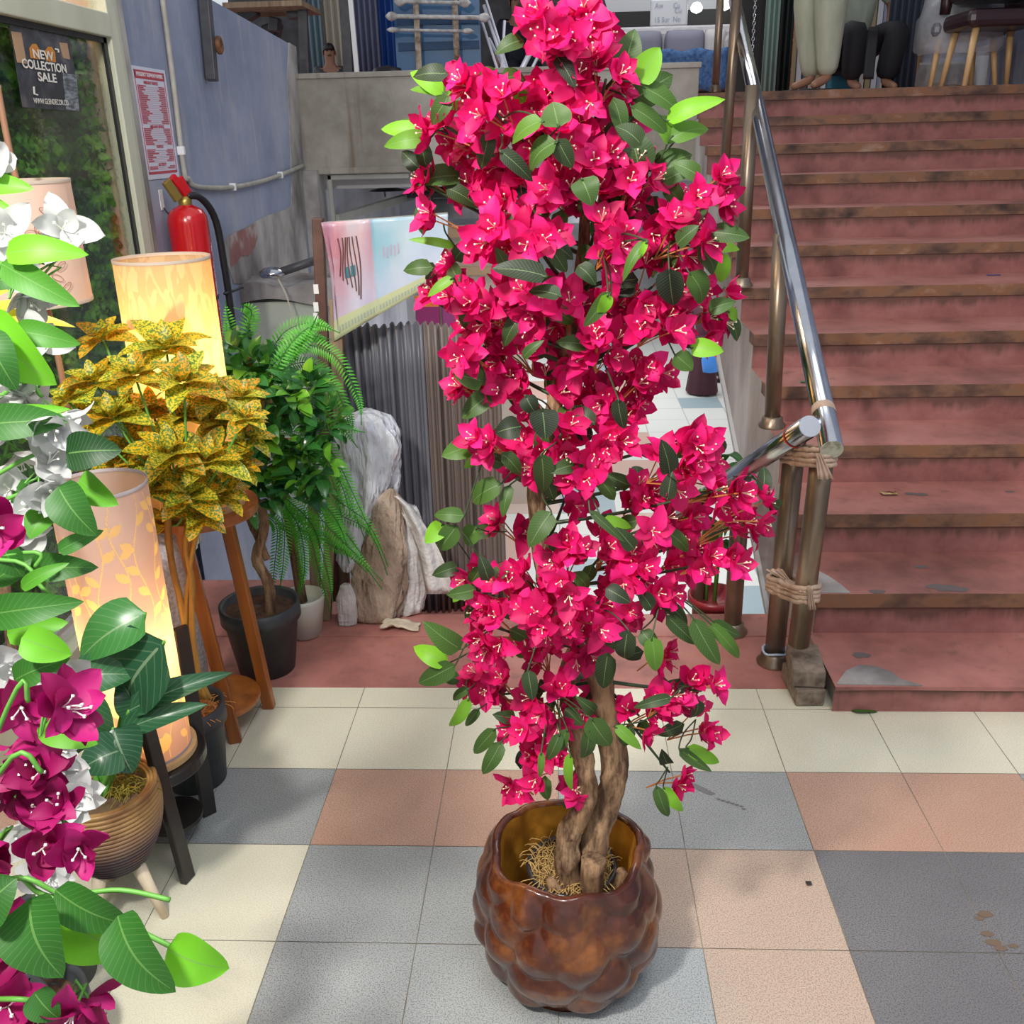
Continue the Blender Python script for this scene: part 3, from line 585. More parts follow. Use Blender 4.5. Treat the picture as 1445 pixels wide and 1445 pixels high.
tag(f.build('white_cloth', K['wsack'], None, True, solid=.002), 'loose white cloth hanging over the sacks', 'cloth')
f = MB()
f.grid(lambda u, v: V((lerp(-.01, .12, u)+.01*noise.noise(V((u*3, v*3, 2))), lerp(.46, .52, v), .012+.035*(.5+.5*noise.noise(V((u*5, v*5, 4))))*sin(pi*min(1, u+.15)))), 16, 8)
tag(f.build('burlap_cloth', noisy('cream_burlap', [(.3, (.45, .37, .27)), (.7, (.66, .57, .44))], 20, .9, bs=.6), None, True, solid=.004), 'crumpled cream cloth lying on the red platform', 'cloth')
# shiny pole at the left of the sheets
f = MB(); p = at(480, 560, y=.95); f.tube([(p.x, .95, -.12), at(479, 478, y=.95)], .007, 8); tag(f.build('metal_strip', K['white_p']), 'thin white strip standing left of the grey pleated panels', 'strip')
f = MB(); p = at(462, 600, y=.75); q = at(470, 470, y=.75); f.grid(lambda u, v: V((lerp(p.x-.06, p.x+.03, u), .76+.004*(1 if int(u*24) % 2 else 0), lerp(p.z-.1, q.z, v))), 24, 1)
tag(f.build('ribbed_board', noisy('mauve_grey_board', [(.3, (.2, .19, .21)), (.7, (.32, .30, .33))], 6, .6), solid=.004), 'grey ribbed board leaning behind the fern beside the post', 'board')
# ---------------------------------------------------------------- lower level background things
# dark counter under the balcony
f = MB(); 
ct = thing('display_counter', 'dark glossy counter in the shadow under the balcony', 'counter', (0, 5.0, 1.0))
f.box((.15, 5.62, 1.205), (1.25, 1.74, .05)); f.build('counter_top', K['black'], ct, bevel=.015)
f = MB(); f.bb(-.4, .7, 5.0, 6.49, 1.02, 1.18); f.build('counter_body', K['darkmet'], ct)
f = MB(); p = at(543, 275, y=4.8); f.lathe([(0, .03), (.05, .025), (.12, .01), (.14, 0)], (p.x, 4.95, 1.232), 20); f.build('glossy_dome', K['black'], ct, True)
f = MB(); f.tube([at(542, 268, y=4.9), at(543, 278, y=4.9)], .008, 6); f.build('spout', K['chrome'], ct)
def shelf(x0, x1, y, z0, z1, cols, label, name='shop_shelf'):
    t = thing(name, label, 'shelf', ((x0+x1)/2, y, z0)); f = MB(); f.bb(x0, x1, y, y+.4, -2.2, z1); f.build('body', cols[0], t)
    f = MB(); n = 3
    for i in range(n): f.bb(x0-.02, x1+.02, y-.06, y, z0+(i+.5)*(z1-z0)/n, z0+(i+.5)*(z1-z0)/n+.08)
    f.build('shelf_board', cols[1], t); return t
p = at(640, 335, y=7.5); q = at(700, 400, y=7.5)
shelf(p.x-.2, q.x+.3, 7.5, q.z, p.z+.1, (C_('beige_shelf', (.5, .42, .35)), C_('tan_shelf', (.42, .27, .16))), 'beige shop shelf seen through the blossoms beside the banner')
a = at(585, 418, y=7.4); b = at(606, 448, y=7.4)
sg = thing('shop_sign', 'orange and purple sign board below the banner', 'sign', (a.x, 7.4, b.z))
f = MB(); f.bb(a.x, b.x+.1, 7.4, 7.45, (a.z+b.z)/2, a.z); f.build('orange_panel', C_('sign_orange', (.85, .22, .02)), sg)
f = MB(); f.bb(a.x, b.x+.1, 7.4, 7.45, b.z-.1, (a.z+b.z)/2); f.build('purple_panel', C_('sign_purple', (.3, .02, .14)), sg)
a = at(622, 420, y=7.4); b = at(650, 452, y=7.4)
f = MB(); f.bb(a.x, b.x, 7.42, 7.47, b.z-.1, a.z); tag(f.build('purple_board', C_('purple_board', (.32, .05, .2)), bevel=.01), 'purple board to the right of the orange sign', 'board')
a = at(560, 380, y=7.8); b = at(585, 450, y=7.8)
f = MB(); f.bb(a.x-1.2, b.x, 7.8, 7.85, b.z-.3, 1.2); struct(f.build('wall_kiosk', C_('kiosk_white', (.62, .63, .66))))
for i, (u, v) in enumerate(((697, 412), (712, 404))):
    p = at(u, v, y=9); f = MB(); f.lathe([(0, 0), (.07, 0), (.075, .03), (0, .04)], p, 20); tag(f.build('ceiling_spotlight', emis('spot_glow', (.95, .98, 1), 14)), ['glowing round ceiling light seen through the blossoms, lower one', 'glowing round ceiling light seen through the blossoms, upper one'][i], 'ceiling light')
# plant beyond the railing
def palm(loc, zc, n=22):
    t = thing('potted_plant', 'green leafy plant in a red pot beyond the railing', 'potted plant', loc)
    x, y, z = loc; f = MB(); f.lathe([(0, 0), (.07, 0), (.085, .10), (.1, .105), (.1, .13), (.09, .13), (.082, .11), (0, .1)], loc, 28); f.build('pot', C_('red_pot', (.30, .025, .035), .35), t, True)
    f = MB(); f.tube([(x, y, z+.1), (x+.01, y, zc-.1), (x, y, zc+.1)], .008, 8); f.tube([(x-.03, y, z+.1), (x-.04, y-.01, zc-.15)], .006, 8); f.build('stem', K['gstem'], t, True)
    f = MB()
    for i in range(n):
        a = i*2.4; h = zc+random.uniform(-.3, .12); l = random.uniform(.12, .2); d = V((cos(a), sin(a)*.7, random.uniform(-.5, .6))).normalized()
        p = V((x, y, h)); f.blade(p, p+d*l, .045, V((0, -.3, 1)), random.uniform(.1, .6), .22, .2)
    f.build('foliage', K['leafbig'], t, True)
palm((at(1008, 850, y=.82).x, .82, -.157), .38, 30)
# ---------------------------------------------------------------- railings
def post(name, label, a, b, r=.0285, flange=True, group='brown steel rail posts'):
    t = thing(name, label, 'post', a, group); f = MB(); f.tube([a, lerp(V(a), V(b), .5), b], r, 20); f.build('tube', K['rust'], t, True)
    if flange: f = MB(); f.lathe([(r*1.7, 0), (r*1.75, .008), (r*1.35, .02), (r*1.3, .035), (r, .04)], a, 24); f.build('flange', K['rust'], t, True)
    return t
RA, RB = V((1.313, -.03, .806)), V((1.50, 3.05, 2.19))
def rail(t): return lerp(RA, RB, t)
hr = thing('handrail', 'long shiny steel handrail sloping up along the red stairs', 'handrail', RA)
f = MB(); f.tube([rail(0), rail(.3), rail(.7), rail(1.0)], .0305, 28); f.build('tube', K['chrome'], hr, True)
f = MB(); d = (RA-RB).normalized(); f.tube([RA+d*.0005, RA+d*.003], .0295, 24); f.build('end_cap', noisy('worn_cream_cap', [(.35, (.16, .15, .08)), (.5, (.5, .5, .38)), (.7, (.62, .62, .5))], 40, .5, bs=.2), hr)
f = MB(); c = rail(.045)
f.lathe([(.0315, -.014), (.0325, 0), (.0315, .014)], (0, 0, 0), 28); q = (RB-RA).to_track_quat('Z', 'X').to_matrix(); f.v = [tuple(c+q@V(p)) for p in f.v]; f.build('cloth_band', K['cloth'], hr, True)
posts = [((1090, 603), 1.385, 'post'), ]
pa = at(1089, 602, x=1.375); tgt = at(1101, 345, y=pa.y+.02)
post('rail_post', 'brown steel post under the middle of the stair handrail', pa, at(1103, 330, y=pa.y))
pa = at(1046, 404, x=1.40); post('rail_post', 'brown steel post on the white stringer edge, ending behind the handrail', pa, at(1062, 120, y=pa.y))
pa = at(1022, 246, x=1.42); post('rail_post', 'slim brown steel post near the top of the stairs', pa, at(1044, -60, y=pa.y), .024)
pa = at(1008, 128, x=1.36); pa = at(1009, 130, y=3.9); post('rail_post', 'thin dark steel post on the balcony edge beside the sofa', pa, at(1019, -40, y=3.9), .022)
pa = V((1.285, .27, .0)); post('rail_post', 'thick brown steel post on the red platform, tied with cloth strips', pa, at(1123, 612, y=.27), .031)
pb_ = at(1127, 912, y=.12); pb_.z = max(pb_.z, .145)
post('rail_post', 'second thick brown post resting on the bricks, tied to its neighbour', at(1127, 908, y=.10), at(1161, 640, y=.02), .031, False)
# lower rail
la, lb = at(1142, 602, y=.02), at(1048, 664, y=.47)
l2 = lb+(lb-la)*3.2
sl = thing('handrail', 'short shiny steel handrail running down behind the blossoms', 'handrail', la)
f = MB(); f.tube([la, lb, lerp(lb, l2, .5), l2], .030, 24); f.build('tube', K['chrome'], sl, True)
d = (la-lb).normalized(); f = MB(); f.tube([la+d*.0005, la+d*.004], .029, 24); f.build('end_cap', mat('scratched_white_cap', (.6, .62, .68), .3, .4), sl)
post('rail_post', 'brown steel post holding the short lower handrail', (lb.x, lb.y+.0, .0), lb-V((0, 0, .02)), .029)
for i, t in enumerate((.25, .5)):
    p = lerp(lb, l2, t); post('rail_post', ['slim brown post of the lower flight nearer the platform', 'slim brown post of the lower flight further down'][i], (p.x, p.y, p.z-.62), p, .022, False)
# cloth ties
def tie(label, pts, r, tails):
    t = thing('cloth_tie', label, 'cloth strip', pts[0]); f = MB()
    for k in range(4):
        off = V((0, 0, (k-1.5)*.014)); f.tube([V(p)+off+V((random.uniform(-.002, .002),)*3) for p in smoothpath(pts, 5)], [r*random.uniform(.8, 1.1)]*(5*(len(pts)-1)+1), 7)
    f.build('wrap', K['cloth'], t, True)
    for tl in tails:
        f = MB(); a, b = V(tl[0]), V(tl[1]); w0, w1 = tl[2], tl[3]; sd = V((1, .2, 0)).normalized()
        f.grid(lambda u, v: lerp(a, b, v)+sd*(u-.5)*lerp(w0, w1, v)+V((0, .006*sin(u*18), 0)), 12, 5); f.build('loose_end', K['cloth'], t, True, solid=.001)
def ring2(c1, c2, r):            # loop round two posts
    c1, c2 = V(c1), V(c2); d = (c2-c1).normalized(); s = d.cross(V((0, 0, 1)))
    return [c1-d*r, c1+s*r*.9-d*r*.3, lerp(c1, c2, .5)+s*r*1.0, c2+s*r*.9+d*r*.3, c2+d*r, c2-s*r*.9+d*r*.3, lerp(c1, c2, .5)-s*r*1.0, c1-s*r*.9-d*r*.3, c1-d*r]
k1, k2 = at(1122, 640, y=.27), at(1158, 645, y=.02)
tie('beige cloth strip knotted round the top of the two tied posts', ring2(k1, k2, .040), .008, [(at(1155, 640, y=-.04), at(1165, 676, y=-.04), .014, .042), (at(1110, 630, y=.22), at(1158, 662, y=-.03), .016, .014)])
k1, k2 = at(1101, 822, y=.27), at(1136, 836, y=.08)
tie('beige cloth strip knotted low round the two tied posts', ring2(k1, k2, .040), .009, [(at(1112, 820, y=.2), at(1092, 803, y=.22), .018, .05), (at(1142, 828, y=.03), at(1146, 860, y=.03), .012, .022), (at(1110, 818, y=.15), at(1140, 835, y=.03), .02, .04)])
f = MB(); f.lathe([(.033, -.004), (.035, 0), (.033, .004)], (0, 0, 0), 20); q = (lb-la).to_track_quat('Z', 'X').to_matrix(); c = lerp(la, lb, .18)
f.v = [tuple(c+q@V(p)) for p in f.v]; tag(f.build('red_string', C_('red_string', (.45, .03, .02))), 'thin red string looped round the short handrail', 'string')
f = MB(); c = V((1.285, .27, .045)); f.tube([c+V((cos(a)*.037, sin(a)*.037, .004*sin(3*a))) for a in [2*pi*k/16 for k in range(17)]], .004, 6); tag(f.build('wire_loop', C_('blue_white_wire', (.5, .6, .75))), 'pale blue wire looped round the foot of the thick post', 'wire')
# bricks
def brick(c, d, rz, label, seed):
    f = MB(); R = Matrix.Rotation(rz, 3, 'Z'); f.box(c, d, R); o = f.build('brick', K['brick'], None, bevel=.006); tag(o, label, 'brick', 'bricks propping the post'); return o
brick((1.335, .10, .0275), (.085, .17, .053), .04, 'lower grey brown brick beside the foot of the tied posts', 1)
brick((1.340, .112, .0835), (.094, .17, .055), -.10, 'upper grey brown brick stacked beside the foot of the tied posts', 2)

# little litter on floor and steps
def litter(name, label, cat, u, v, z, sx, sy, sz, matl, rz=0, leafy=False):
    p = at(u, v, z=z); f = MB()
    if leafy: f.blade(p+V((-sx/2, 0, .004)), p+V((sx/2, 0, .004)), sy, V((0, 0, 1)), .5, .04)
    else: f.grid(lambda a, b: p+Matrix.Rotation(rz, 3, 'Z')@V(((a-.5)*sx, (b-.5)*sy, .001+sz*(.5+.5*noise.noise(V((a*3, b*3, u)))))), 8, 5)
    tag(f.build(name, matl, None, True, solid=.001), label, cat)
litter('fallen_leaf', 'green fallen leaf on the cream tile at the first step', 'leaf', 1220, 1005, .0, .075, .03, .01, K['leaf'], leafy=True)
litter('candy_wrapper', 'dark red candy wrapper lying on a red step', 'wrapper', 1254, 698, H1+2*RR, .055, .03, .012, noisy('wrapper_print', [(.4, (.12, .01, .01)), (.6, (.6, .45, .2))], 30, .2))
litter('bottle_cap', 'small white cap lying high on the steps', 'cap', 1305, 283, H1+8*RR, .035, .03, .012, K['white_p'])
litter('orange_peel', 'small orange scrap lying high on the steps', 'scrap', 1207, 285, H1+8*RR, .028, .02, .01, C_('orange_scrap', (.5, .16, .01)))
litter('green_scrap', 'tiny green scrap on a step beside the handrail', 'scrap', 1135, 540, H1+4*RR, .03, .02, .008, C_('green_scrap', (.05, .2, .08)))
litter('plastic_scrap', 'crumpled clear plastic on the step edge, upper one', 'scrap', 1188, 164, H1+11*RR, .06, .05, .05, K['wrap'])
litter('plastic_scrap', 'crumpled clear plastic on the step edge, lower one', 'scrap', 1155, 199, H1+10*RR, .1, .05, .05, K['wrap'])
litter('blue_scrap', 'thin blue scrap on an upper step to the right', 'scrap', 1402, 389, H1+6*RR, .06, .015, .004, C_('blue_scrap', (.03, .08, .3)))
litter('dark_crumb', 'small dark crumb on the beige tile right of the pot', 'scrap', 1141, 1248, 0, .012, .012, .006, C_('dark_crumb', (.03, .02, .02)))
st = MB()      # stains with shapes of their own
def blob(pts, z, r, mi=0):
    for (u, v, k) in pts:
        p = at(u, v, z=z); n = 18
        vs = [p+V((cos(a)*r*k*(1+.35*noise.noise(V((cos(a)*1.7, sin(a)*1.7, u)))), sin(a)*r*k*.55*(1+.35*noise.noise(V((cos(a)*1.7, sin(a)*1.7, v)))), .0007+random.random()*.0004)) for a in [2*pi*j/n for j in range(n)]]
        st.add(vs, [tuple(range(n))], mi)
blob([(978+i*5, 1108+i*2.4, 1-.02*i) for i in range(6)]+[(1014+i*6.5, 1128+i*2, .5) for i in range(6)]+[(1050, 1142, .45)], 0, .012)
blob([(1390, 1290, 1.2), (1382, 1296, .8), (1402, 1330, 1.2), (1393, 1318, 1), (1412, 1338, 1), (1430, 1335, .8)], 0, .014, 1)
blob([(1335, 830, 1.6), (1320, 828, 1.2), (1352, 832, 1.2), (1238, 835, .9), (1300, 800, .8)], H1+RR, .028, 2); blob([(1300, 698, 1), (1285, 697, .9)], H1+2*RR, .026, 2); blob([(1425, 700-6, .7)], H1+2*RR, .026, 2)
blob([(1215, 925, 1)], H1, .03, 2)
ss = st.build('stain', [C_('damp_stain', (.17, .16, .16), .3), C_('brown_stain', (.16, .11, .075)), C_('grey_cement_stain', (.15, .12, .115))]); ss['kind'] = 'stuff'; tag(ss, 'damp and brown stains on the tiles and red steps', 'stain')
f = MB()   # bare cement patches at broken step corners
def cem(pts, z, th=.003):
    P = [at(u, v, z=z+th) for u, v in pts]; n = len(P); f.add(P+[p-V((0, 0, th+.0005)) for p in P], [tuple(range(n))]+[(i, i+n, (i+1) % n+n, (i+1) % n) for i in range(n)])
cem([(1180, 965), (1194, 946), (1212, 938), (1236, 940), (1258, 948), (1272, 958), (1302, 967)], H1); cem([(1150, 836), (1149, 802), (1168, 812), (1186, 824), (1200, 836)], H1+RR)
struct(f.build('trim_5', K['plaster']))

# ---------------------------------------------------------------- upper hall behind the balcony and the landing
LZ = 1.79
def px_pleat(name, label, cat, u0, u1, y, m_, n, amp=.03, ztop=4.4, zb=LZ, group=None):
    a = at(u0, 60, y=y).x; b = at(u1, 60, y=y).x
    f = MB(); f.grid(lambda u, v: V((lerp(a, b, u), y+amp*math.tanh(2*sin(u*n*2*pi)), lerp(zb, ztop, v))), n*8, 2)
    return tag(f.build(name, m_, None, True, solid=.004), label, cat, group)
px_pleat('shutter', 'pale blue green pleated shutter left of the cream one', 'shutter', 426, 457, 8.6, C_('aqua_pleats', (.20, .31, .36)), 4)
px_pleat('shutter', 'cream pleated shutter between blue ones', 'shutter', 456, 484, 8.65, C_('cream_pleats', (.50, .48, .40)), 3)
px_pleat('shutter', 'grey blue pleated shutter between white strip and bright blue shutter', 'shutter', 497, 536, 8.6, C_('grey_blue_pleats', (.16, .19, .30)), 5)
px_pleat('shutter', 'bright blue pleated shutter beside the blue panel', 'shutter', 532, 566, 8.7, C_('bright_blue_pleats', (.02, .10, .42)), 4)
def ubeam(name, label, cat, a, b, y, w_, m_, y2=None, group=None):
    f = MB(); f.beam(at(*a, y=y), at(*b, y=y2 or y), w_, w_*.8); return tag(f.build(name, m_, bevel=.002), label, cat, group)
ubeam('dark_post', 'dark steel post at the left end of the balcony', 'post', (424, -60), (431, 106), 4.15, .055, K['darkmet'])
ubeam('dark_post', 'dark steel post right of the cream shutter', 'post', (484, -60), (492, 106), 4.4, .06, K['darkmet'])
ubeam('white_strip', 'slanting white strip leaning in front of the grey blue shutter', 'strip', (492, -30), (504, 104), 4.35, .03, K['white_p'])
# junk left of the dark post, above the blue wall
jk = thing('shelf', 'dark cluttered shelf above the far end of the blue wall', 'shelf', (-1.2, 4.4, LZ))
f = MB()
p = at(310, 6, y=3.9); q = at(423, 6, y=3.9); f.box(((p.x+q.x)/2, 4.2, p.z), (q.x-p.x, .5, .03)); f.build('shelf_board', K['rawwood'], jk)
f = MB()
for i in range(9):
    p = at(random.uniform(335, 420), random.uniform(15, 45), y=4.2+random.random()*.3); f.box(p, (random.uniform(.05, .14), .1, random.uniform(.04, .12)), Matrix.Rotation(random.uniform(-.5, .5), 3, 'Y'))
f.build('clutter', K['darkmet'], jk, bevel=.01)['kind'] = 'stuff'
f = MB()
for u, c in ((330, 0), (345, 0), (362, 0), (380, 0), (398, 0)): p = at(u, -3, y=4.15); f.lathe([(0, 0), (.03, 0), (.03, .06), (.02, .07), (0, .07)], p, 12)
f.build('jar', C_('pale_jar', (.5, .48, .4)), jk, True)['kind'] = 'stuff'
f = MB()
for i in range(2): f.bb(-3, 3, 9.3+.1*i, 9.35+.1*i, LZ, 4.5)
struct(f.build('wall_upper_left', K['darkmet']))
# blue panel with ladder frame and rolled bars
bpn = thing('display_partition', 'tall blue partition sheet behind the ladder rack on the balcony', 'partition', (at(610, 60, y=4.75).x, 4.75, LZ))
a = at(558, 60, y=4.75).x; b = at(678, 60, y=4.75).x
f = MB(); f.bb(a, b, 4.75, 4.79, LZ, 3.4); f.build('sheet', noisy('mid_blue_paint', [(.3, (.025, .11, .25)), (.7, (.04, .16, .33))], 2, .4, bs=0), bpn)
f = MB()
for v in (30, 66): z = at(610, v, y=4.74).z; f.bb(a+.02, b-.01, 4.735, 4.75, z-.02, z+.03)
f.build('dark_band', C_('navy_band', (.02, .07, .16)), bpn)
lr = thing('ladder_rack', 'rusty upright rack with white wrapped bars before the blue panel', 'rack', (at(610, 60, y=4.6).x, 4.6, LZ))
f = MB()
for u in (590, 644): p = at(u, 60, y=4.6); f.bb(p.x-.018, p.x+.018, 4.58, 4.61, LZ, 3.3)
f.build('upright', noisy('rusty_cream', [(.35, (.12, .06, .03)), (.55, (.42, .34, .25)), (.7, (.5, .45, .38))], 18, .7), lr)
f = MB()
for (u0, u1, v, r_, bl) in ((548, 688, 24, .014, .03), (550, 664, 43, .009, .018), (560, 660, 3, .011, .03)):
    p = at(u0, v-1, y=4.55); q = at(u1, v+1, y=4.55); f.tube([p, q], r_, 10); k = 5
    for e, s in ((p, 1), (q, -1)): f.tube([e+(q-p).normalized()*s*(.06-.02*j) for j in range(5)], [r_, bl*.8, bl, bl*.8, .003], 8)
f.build('bar', noisy('white_worn_bar', [(.3, (.25, .22, .22)), (.6, (.6, .6, .58)), (.8, (.7, .7, .7))], 22, .6), lr, True)
# leaning rods
rods = [((683, 8), (714, 100), .012), ((680, 30), (702, 98), .009), ((686, 0), (718, 102), .008), ((712, 30), (708, 96), .01), ((756, 58), (735, 100), .018), ((768, 62), (748, 102), .01), ((690, 55), (712, 97), .012)]
for i, (a, b, r_) in enumerate(rods):
    p = at(*a, y=4.7); q = at(b[0], b[1], y=4.4); d = (q-p); q = p+d*((LZ-p.z)/d.z) if d.z < -.05 else q
    f = MB(); f.tube([q, p], r_, 10); tag(f.build('metal_rod', C_('pale_rod%d' % i, (.55, .55, .62), .35), None, True), ['long pale rod leaning at the left of the rod bunch beside the blue partition', 'short thin pale rod leaning low against the blue partition', 'longest pale rod leaning to the right of the blue partition', 'nearly upright mauve rod in the rod bunch', 'thick pale rod slanting the other way left of the top blossoms', 'thinner pale rod slanting beside the thick one at the top blossoms', 'low pale rod in the middle of the rod bunch'][i], 'rod', 'leaning rods beside the blue partition')
f = MB(); p = at(546, 90, y=4.5); f.lathe([(0, .18), (.09, .16), (.12, .1), (.13, 0), (0, 0)], (p.x, 4.5, 1.86), 20); f.lathe([(.0, 0), (.09, 0), (.09, .07), (.0, .07)], (p.x, 4.5, LZ), 16); tag(f.build('dark_stool', K['black'], None, True), 'dark rounded seat back low before the blue panel', 'seat')

# ---------------------------------------------------------------- people
def person(name, label, loc, rz, H=1.7, top=None, bottom=None, skirt=False, pose='stand', hair=True, reach=None, gathered=False, lean=0):
    t = thing(name, label, 'person', loc); s = H/1.7
    sit = pose == 'sit'
    flo = pose == 'floor'; low = pose == 'low'; hz = .5 if sit else .32 if low else (.14 if flo else .92)
    jt = {'pel': (0, 0, hz), 'waist': (0, 0, hz+.14), 'chest': (0, -.01, hz+.36), 'neck': (0, 0, hz+.52), 'jaw': (0, -.01, hz+.60), 'head': (0, -.012, hz+.68), 'crown': (0, 0, hz+.76)}
    for sd, k in ((1, 'r'), (-1, 'l')):
        jt['hip'+k] = (.09*sd, 0, hz-.05)
        if sit: jt['knee'+k] = (.13*sd, -.42, hz+.02); jt['ank'+k] = (.13*sd, -.40, .08); jt['toe'+k] = (.13*sd, -.54, .03)
        elif low: jt['knee'+k] = (.15*sd, -.36, .40); jt['ank'+k] = (.12*sd, -.30, .07); jt['toe'+k] = (.13*sd, -.43, .03)
        elif flo: jt['knee'+k] = (.26*sd, -.24, .16); jt['ank'+k] = (.02*sd, -.30, .06); jt['toe'+k] = (-.10*sd, -.36, .05)
        else: jt['knee'+k] = (.10*sd, -.02, .49); jt['ank'+k] = (.075*sd, .02, .08); jt['toe'+k] = (.10*sd, -.11, .035)
        jt['sh'+k] = (.18*sd, 0, hz+.46)
        if reach == k: jt['elb'+k] = (.25*sd, -.10, hz+.22); jt['wr'+k] = (.14*sd, -.26, hz+.03); jt['ha'+k] = (.12*sd, -.32, hz-.02)
        else: jt['elb'+k] = (.24*sd, .02, hz+.18); jt['wr'+k] = (.24*sd, -.06, hz-.06); jt['ha'+k] = (.24*sd, -.09, hz-.12)
    E_ = [('pel', 'waist'), ('waist', 'chest'), ('chest', 'neck'), ('neck', 'jaw'), ('jaw', 'head'), ('head', 'crown')]
    for k in 'rl': E_ += [('pel', 'hip'+k), ('hip'+k, 'knee'+k), ('knee'+k, 'ank'+k), ('ank'+k, 'toe'+k), ('chest', 'sh'+k), ('sh'+k, 'elb'+k), ('elb'+k, 'wr'+k), ('wr'+k, 'ha'+k)]
    rad = dict(pel=.11, waist=.11, chest=.12, neck=.055, jaw=.07, head=.085, crown=.055, hip=.085, knee=.055, ank=.034, toe=.024, sh=.055, elb=.040, wr=.026, ha=.028)
    def skin(nm, keys, edges, matl, add=0, mul=1, over={}):
        idx = {k: i for i, k in enumerate(keys)}; vs = [V(jt[k])*s for k in keys]; es = [(idx[a], idx[b]) for a, b in edges]
        me = bpy.data.meshes.new(nm); 
        ff = []
        if nm == 'body':
            for k in 'rl':
                h = V(jt['ha'+k])*s; wr = V(jt['wr'+k])*s; d = (h-wr).normalized(); sidev = d.cross(V((0, 0, 1)) if abs(d.z) < .9 else V((0, 1, 0))).normalized()
                for j in range(5):
                    b0 = len(vs); o_ = sidev*(.012*(j-1.5)) if j < 4 else sidev*-.03
                    ln = (.032, .038, .036, .028, .026)[j]
                    vs += [h+o_*.8+d*.02*(j < 4), h+o_+d*(.02*(j < 4)+ln)+V((0, 0, -.004)), h+o_+d*(.02*(j < 4)+ln*1.8)+V((0, 0, -.014))]
                    es += [(idx['ha'+k], b0), (b0, b0+1), (b0+1, b0+2)]; ff += [b0, b0+1, b0+2]
        me.from_pydata([tuple(v) for v in vs], es, []); o = bpy.data.objects.new(nm, me); COL.objects.link(o); o.parent = t
        me.materials.append(matl); md = o.modifiers.new('skin', 'SKIN'); md.use_smooth_shade = True
        for i, k in enumerate(keys):
            kk = k[:-1] if k[:-1] in rad else k; r_ = over.get(kk, (rad[kk]*mul+add))*s; me.skin_vertices[0].data[i].radius = (r_, r_)
        for i in ff: me.skin_vertices[0].data[i].radius = (.0085*s, .0085*s)
        me.skin_vertices[0].data[0].use_root = True
        sb = o.modifiers.new('sub', 'SUBSURF'); sb.levels = 1; sb.render_levels = 1; return o
    skin('body', list(jt), E_, K['skin'])
    tk = ['pel', 'waist', 'chest', 'shr', 'shl', 'elbr', 'elbl']; skin('shirt', tk, [('pel', 'waist'), ('waist', 'chest'), ('chest', 'shr'), ('chest', 'shl'), ('shr', 'elbr'), ('shl', 'elbl')], top, .02, 1, dict(pel=.165, waist=.145, chest=.145))
    if skirt:
        f = MB(); f.lathe([(.14*s, (hz+.1)*s), (.17*s, (hz-.1)*s), (.20*s, .5*s), (.26*s, .05*s), (.25*s, .03*s)], (0, 0, 0), 36, fn=lambda p, a, i: V((p.x*(1+.05*sin(a*9)*i/4), p.y*.8*(1+.05*sin(a*9)*i/4), p.z))); o = f.build('skirt', bottom, None, True, solid=.004); o.parent = t
    else:
        lk = ['pel', 'hipr', 'hipl', 'kneer', 'kneel', 'ankr', 'ankl']; skin('trousers', lk, [('pel', 'hipr'), ('pel', 'hipl'), ('hipr', 'kneer'), ('hipl', 'kneel'), ('kneer', 'ankr'), ('kneel', 'ankl')], bottom, .02, 1.05, dict(pel=.15, hip=.13, knee=.105, ank=.062) if gathered else dict(pel=.14, hip=.115, knee=.085, ank=.075))
    for k in ('rl' if not flo else ''):
        f = MB(); c = (V(jt['ank'+k])+V(jt['toe'+k]))/2*s; c.z = .012; f.box(c+V((0, .01, 0)), (.09*s, .26*s, .02)); o = f.build('sandal', K['black'], None, bevel=.008); o.parent = t
    if hair:
        f = MB(); c = V(jt['head'])*s; f.lathe([(.002, .115*s), (.05*s, .105*s), (.08*s, .07*s), (.092*s, .02*s), (.088*s, -.03*s)], c+V((0, .018*s, 0)), 20, fn=lambda p, a, i: V((p.x*.88, p.y*1.02, p.z+(.05*s if (i > 3 and sin(a) < -.2) else 0)))); o = f.build('hair', K['hair'], None, True); o.parent = t
    f = MB(); hd = V(jt['head'])*s
    f.lathe([(0, .012), (.012, .006), (.014, -.006), (.008, -.016), (0, -.018)], hd+V((0, -.088*s, -.012*s)), 8)
    for k in (-1, 1): f.box(hd+V((k*.085*s, .01, -.01)), (.014, .035, .055))
    o = f.build('face_feature', K['skin'], None, True, sub=1); o.parent = t
    f = MB()
    for k in (-1, 1): f.lathe([(0, .006), (.009, .003), (.009, -.003), (0, -.006)], hd+V((k*.032*s, -.083*s, .012*s)), 8)
    f.box(hd+V((0, -.078*s, -.045*s)), (.04, .012, .006)); o = f.build('eye', K['hair'], None, True); o.parent = t
    t.rotation_euler = (0, 0, rz); return t
pg = noisy('pale_green_cloth', [(.3, (.33, .36, .26)), (.7, (.46, .49, .38))], 12, .8, (1, 1, .3), .5)
gr = noisy('sage_cloth', [(.3, (.28, .32, .25)), (.7, (.40, .44, .35))], 12, .8, (1, 1, .3), .4)
p = at(1158, 122, y=4.25); person('person', 'person in loose pale green trousers standing at the top of the stairs', (p.x-.03, 4.25, LZ), -1.15, 1.72, pg, pg, gathered=True)
p = at(1214, 123, y=4.55); person('person', 'person in sage shirt and black trousers seated low, hand over a black bag', (p.x, 4.95, LZ), .25, 1.72, gr, C_('black_cloth', (.008, .008, .012), .8), reach='r', pose='low')
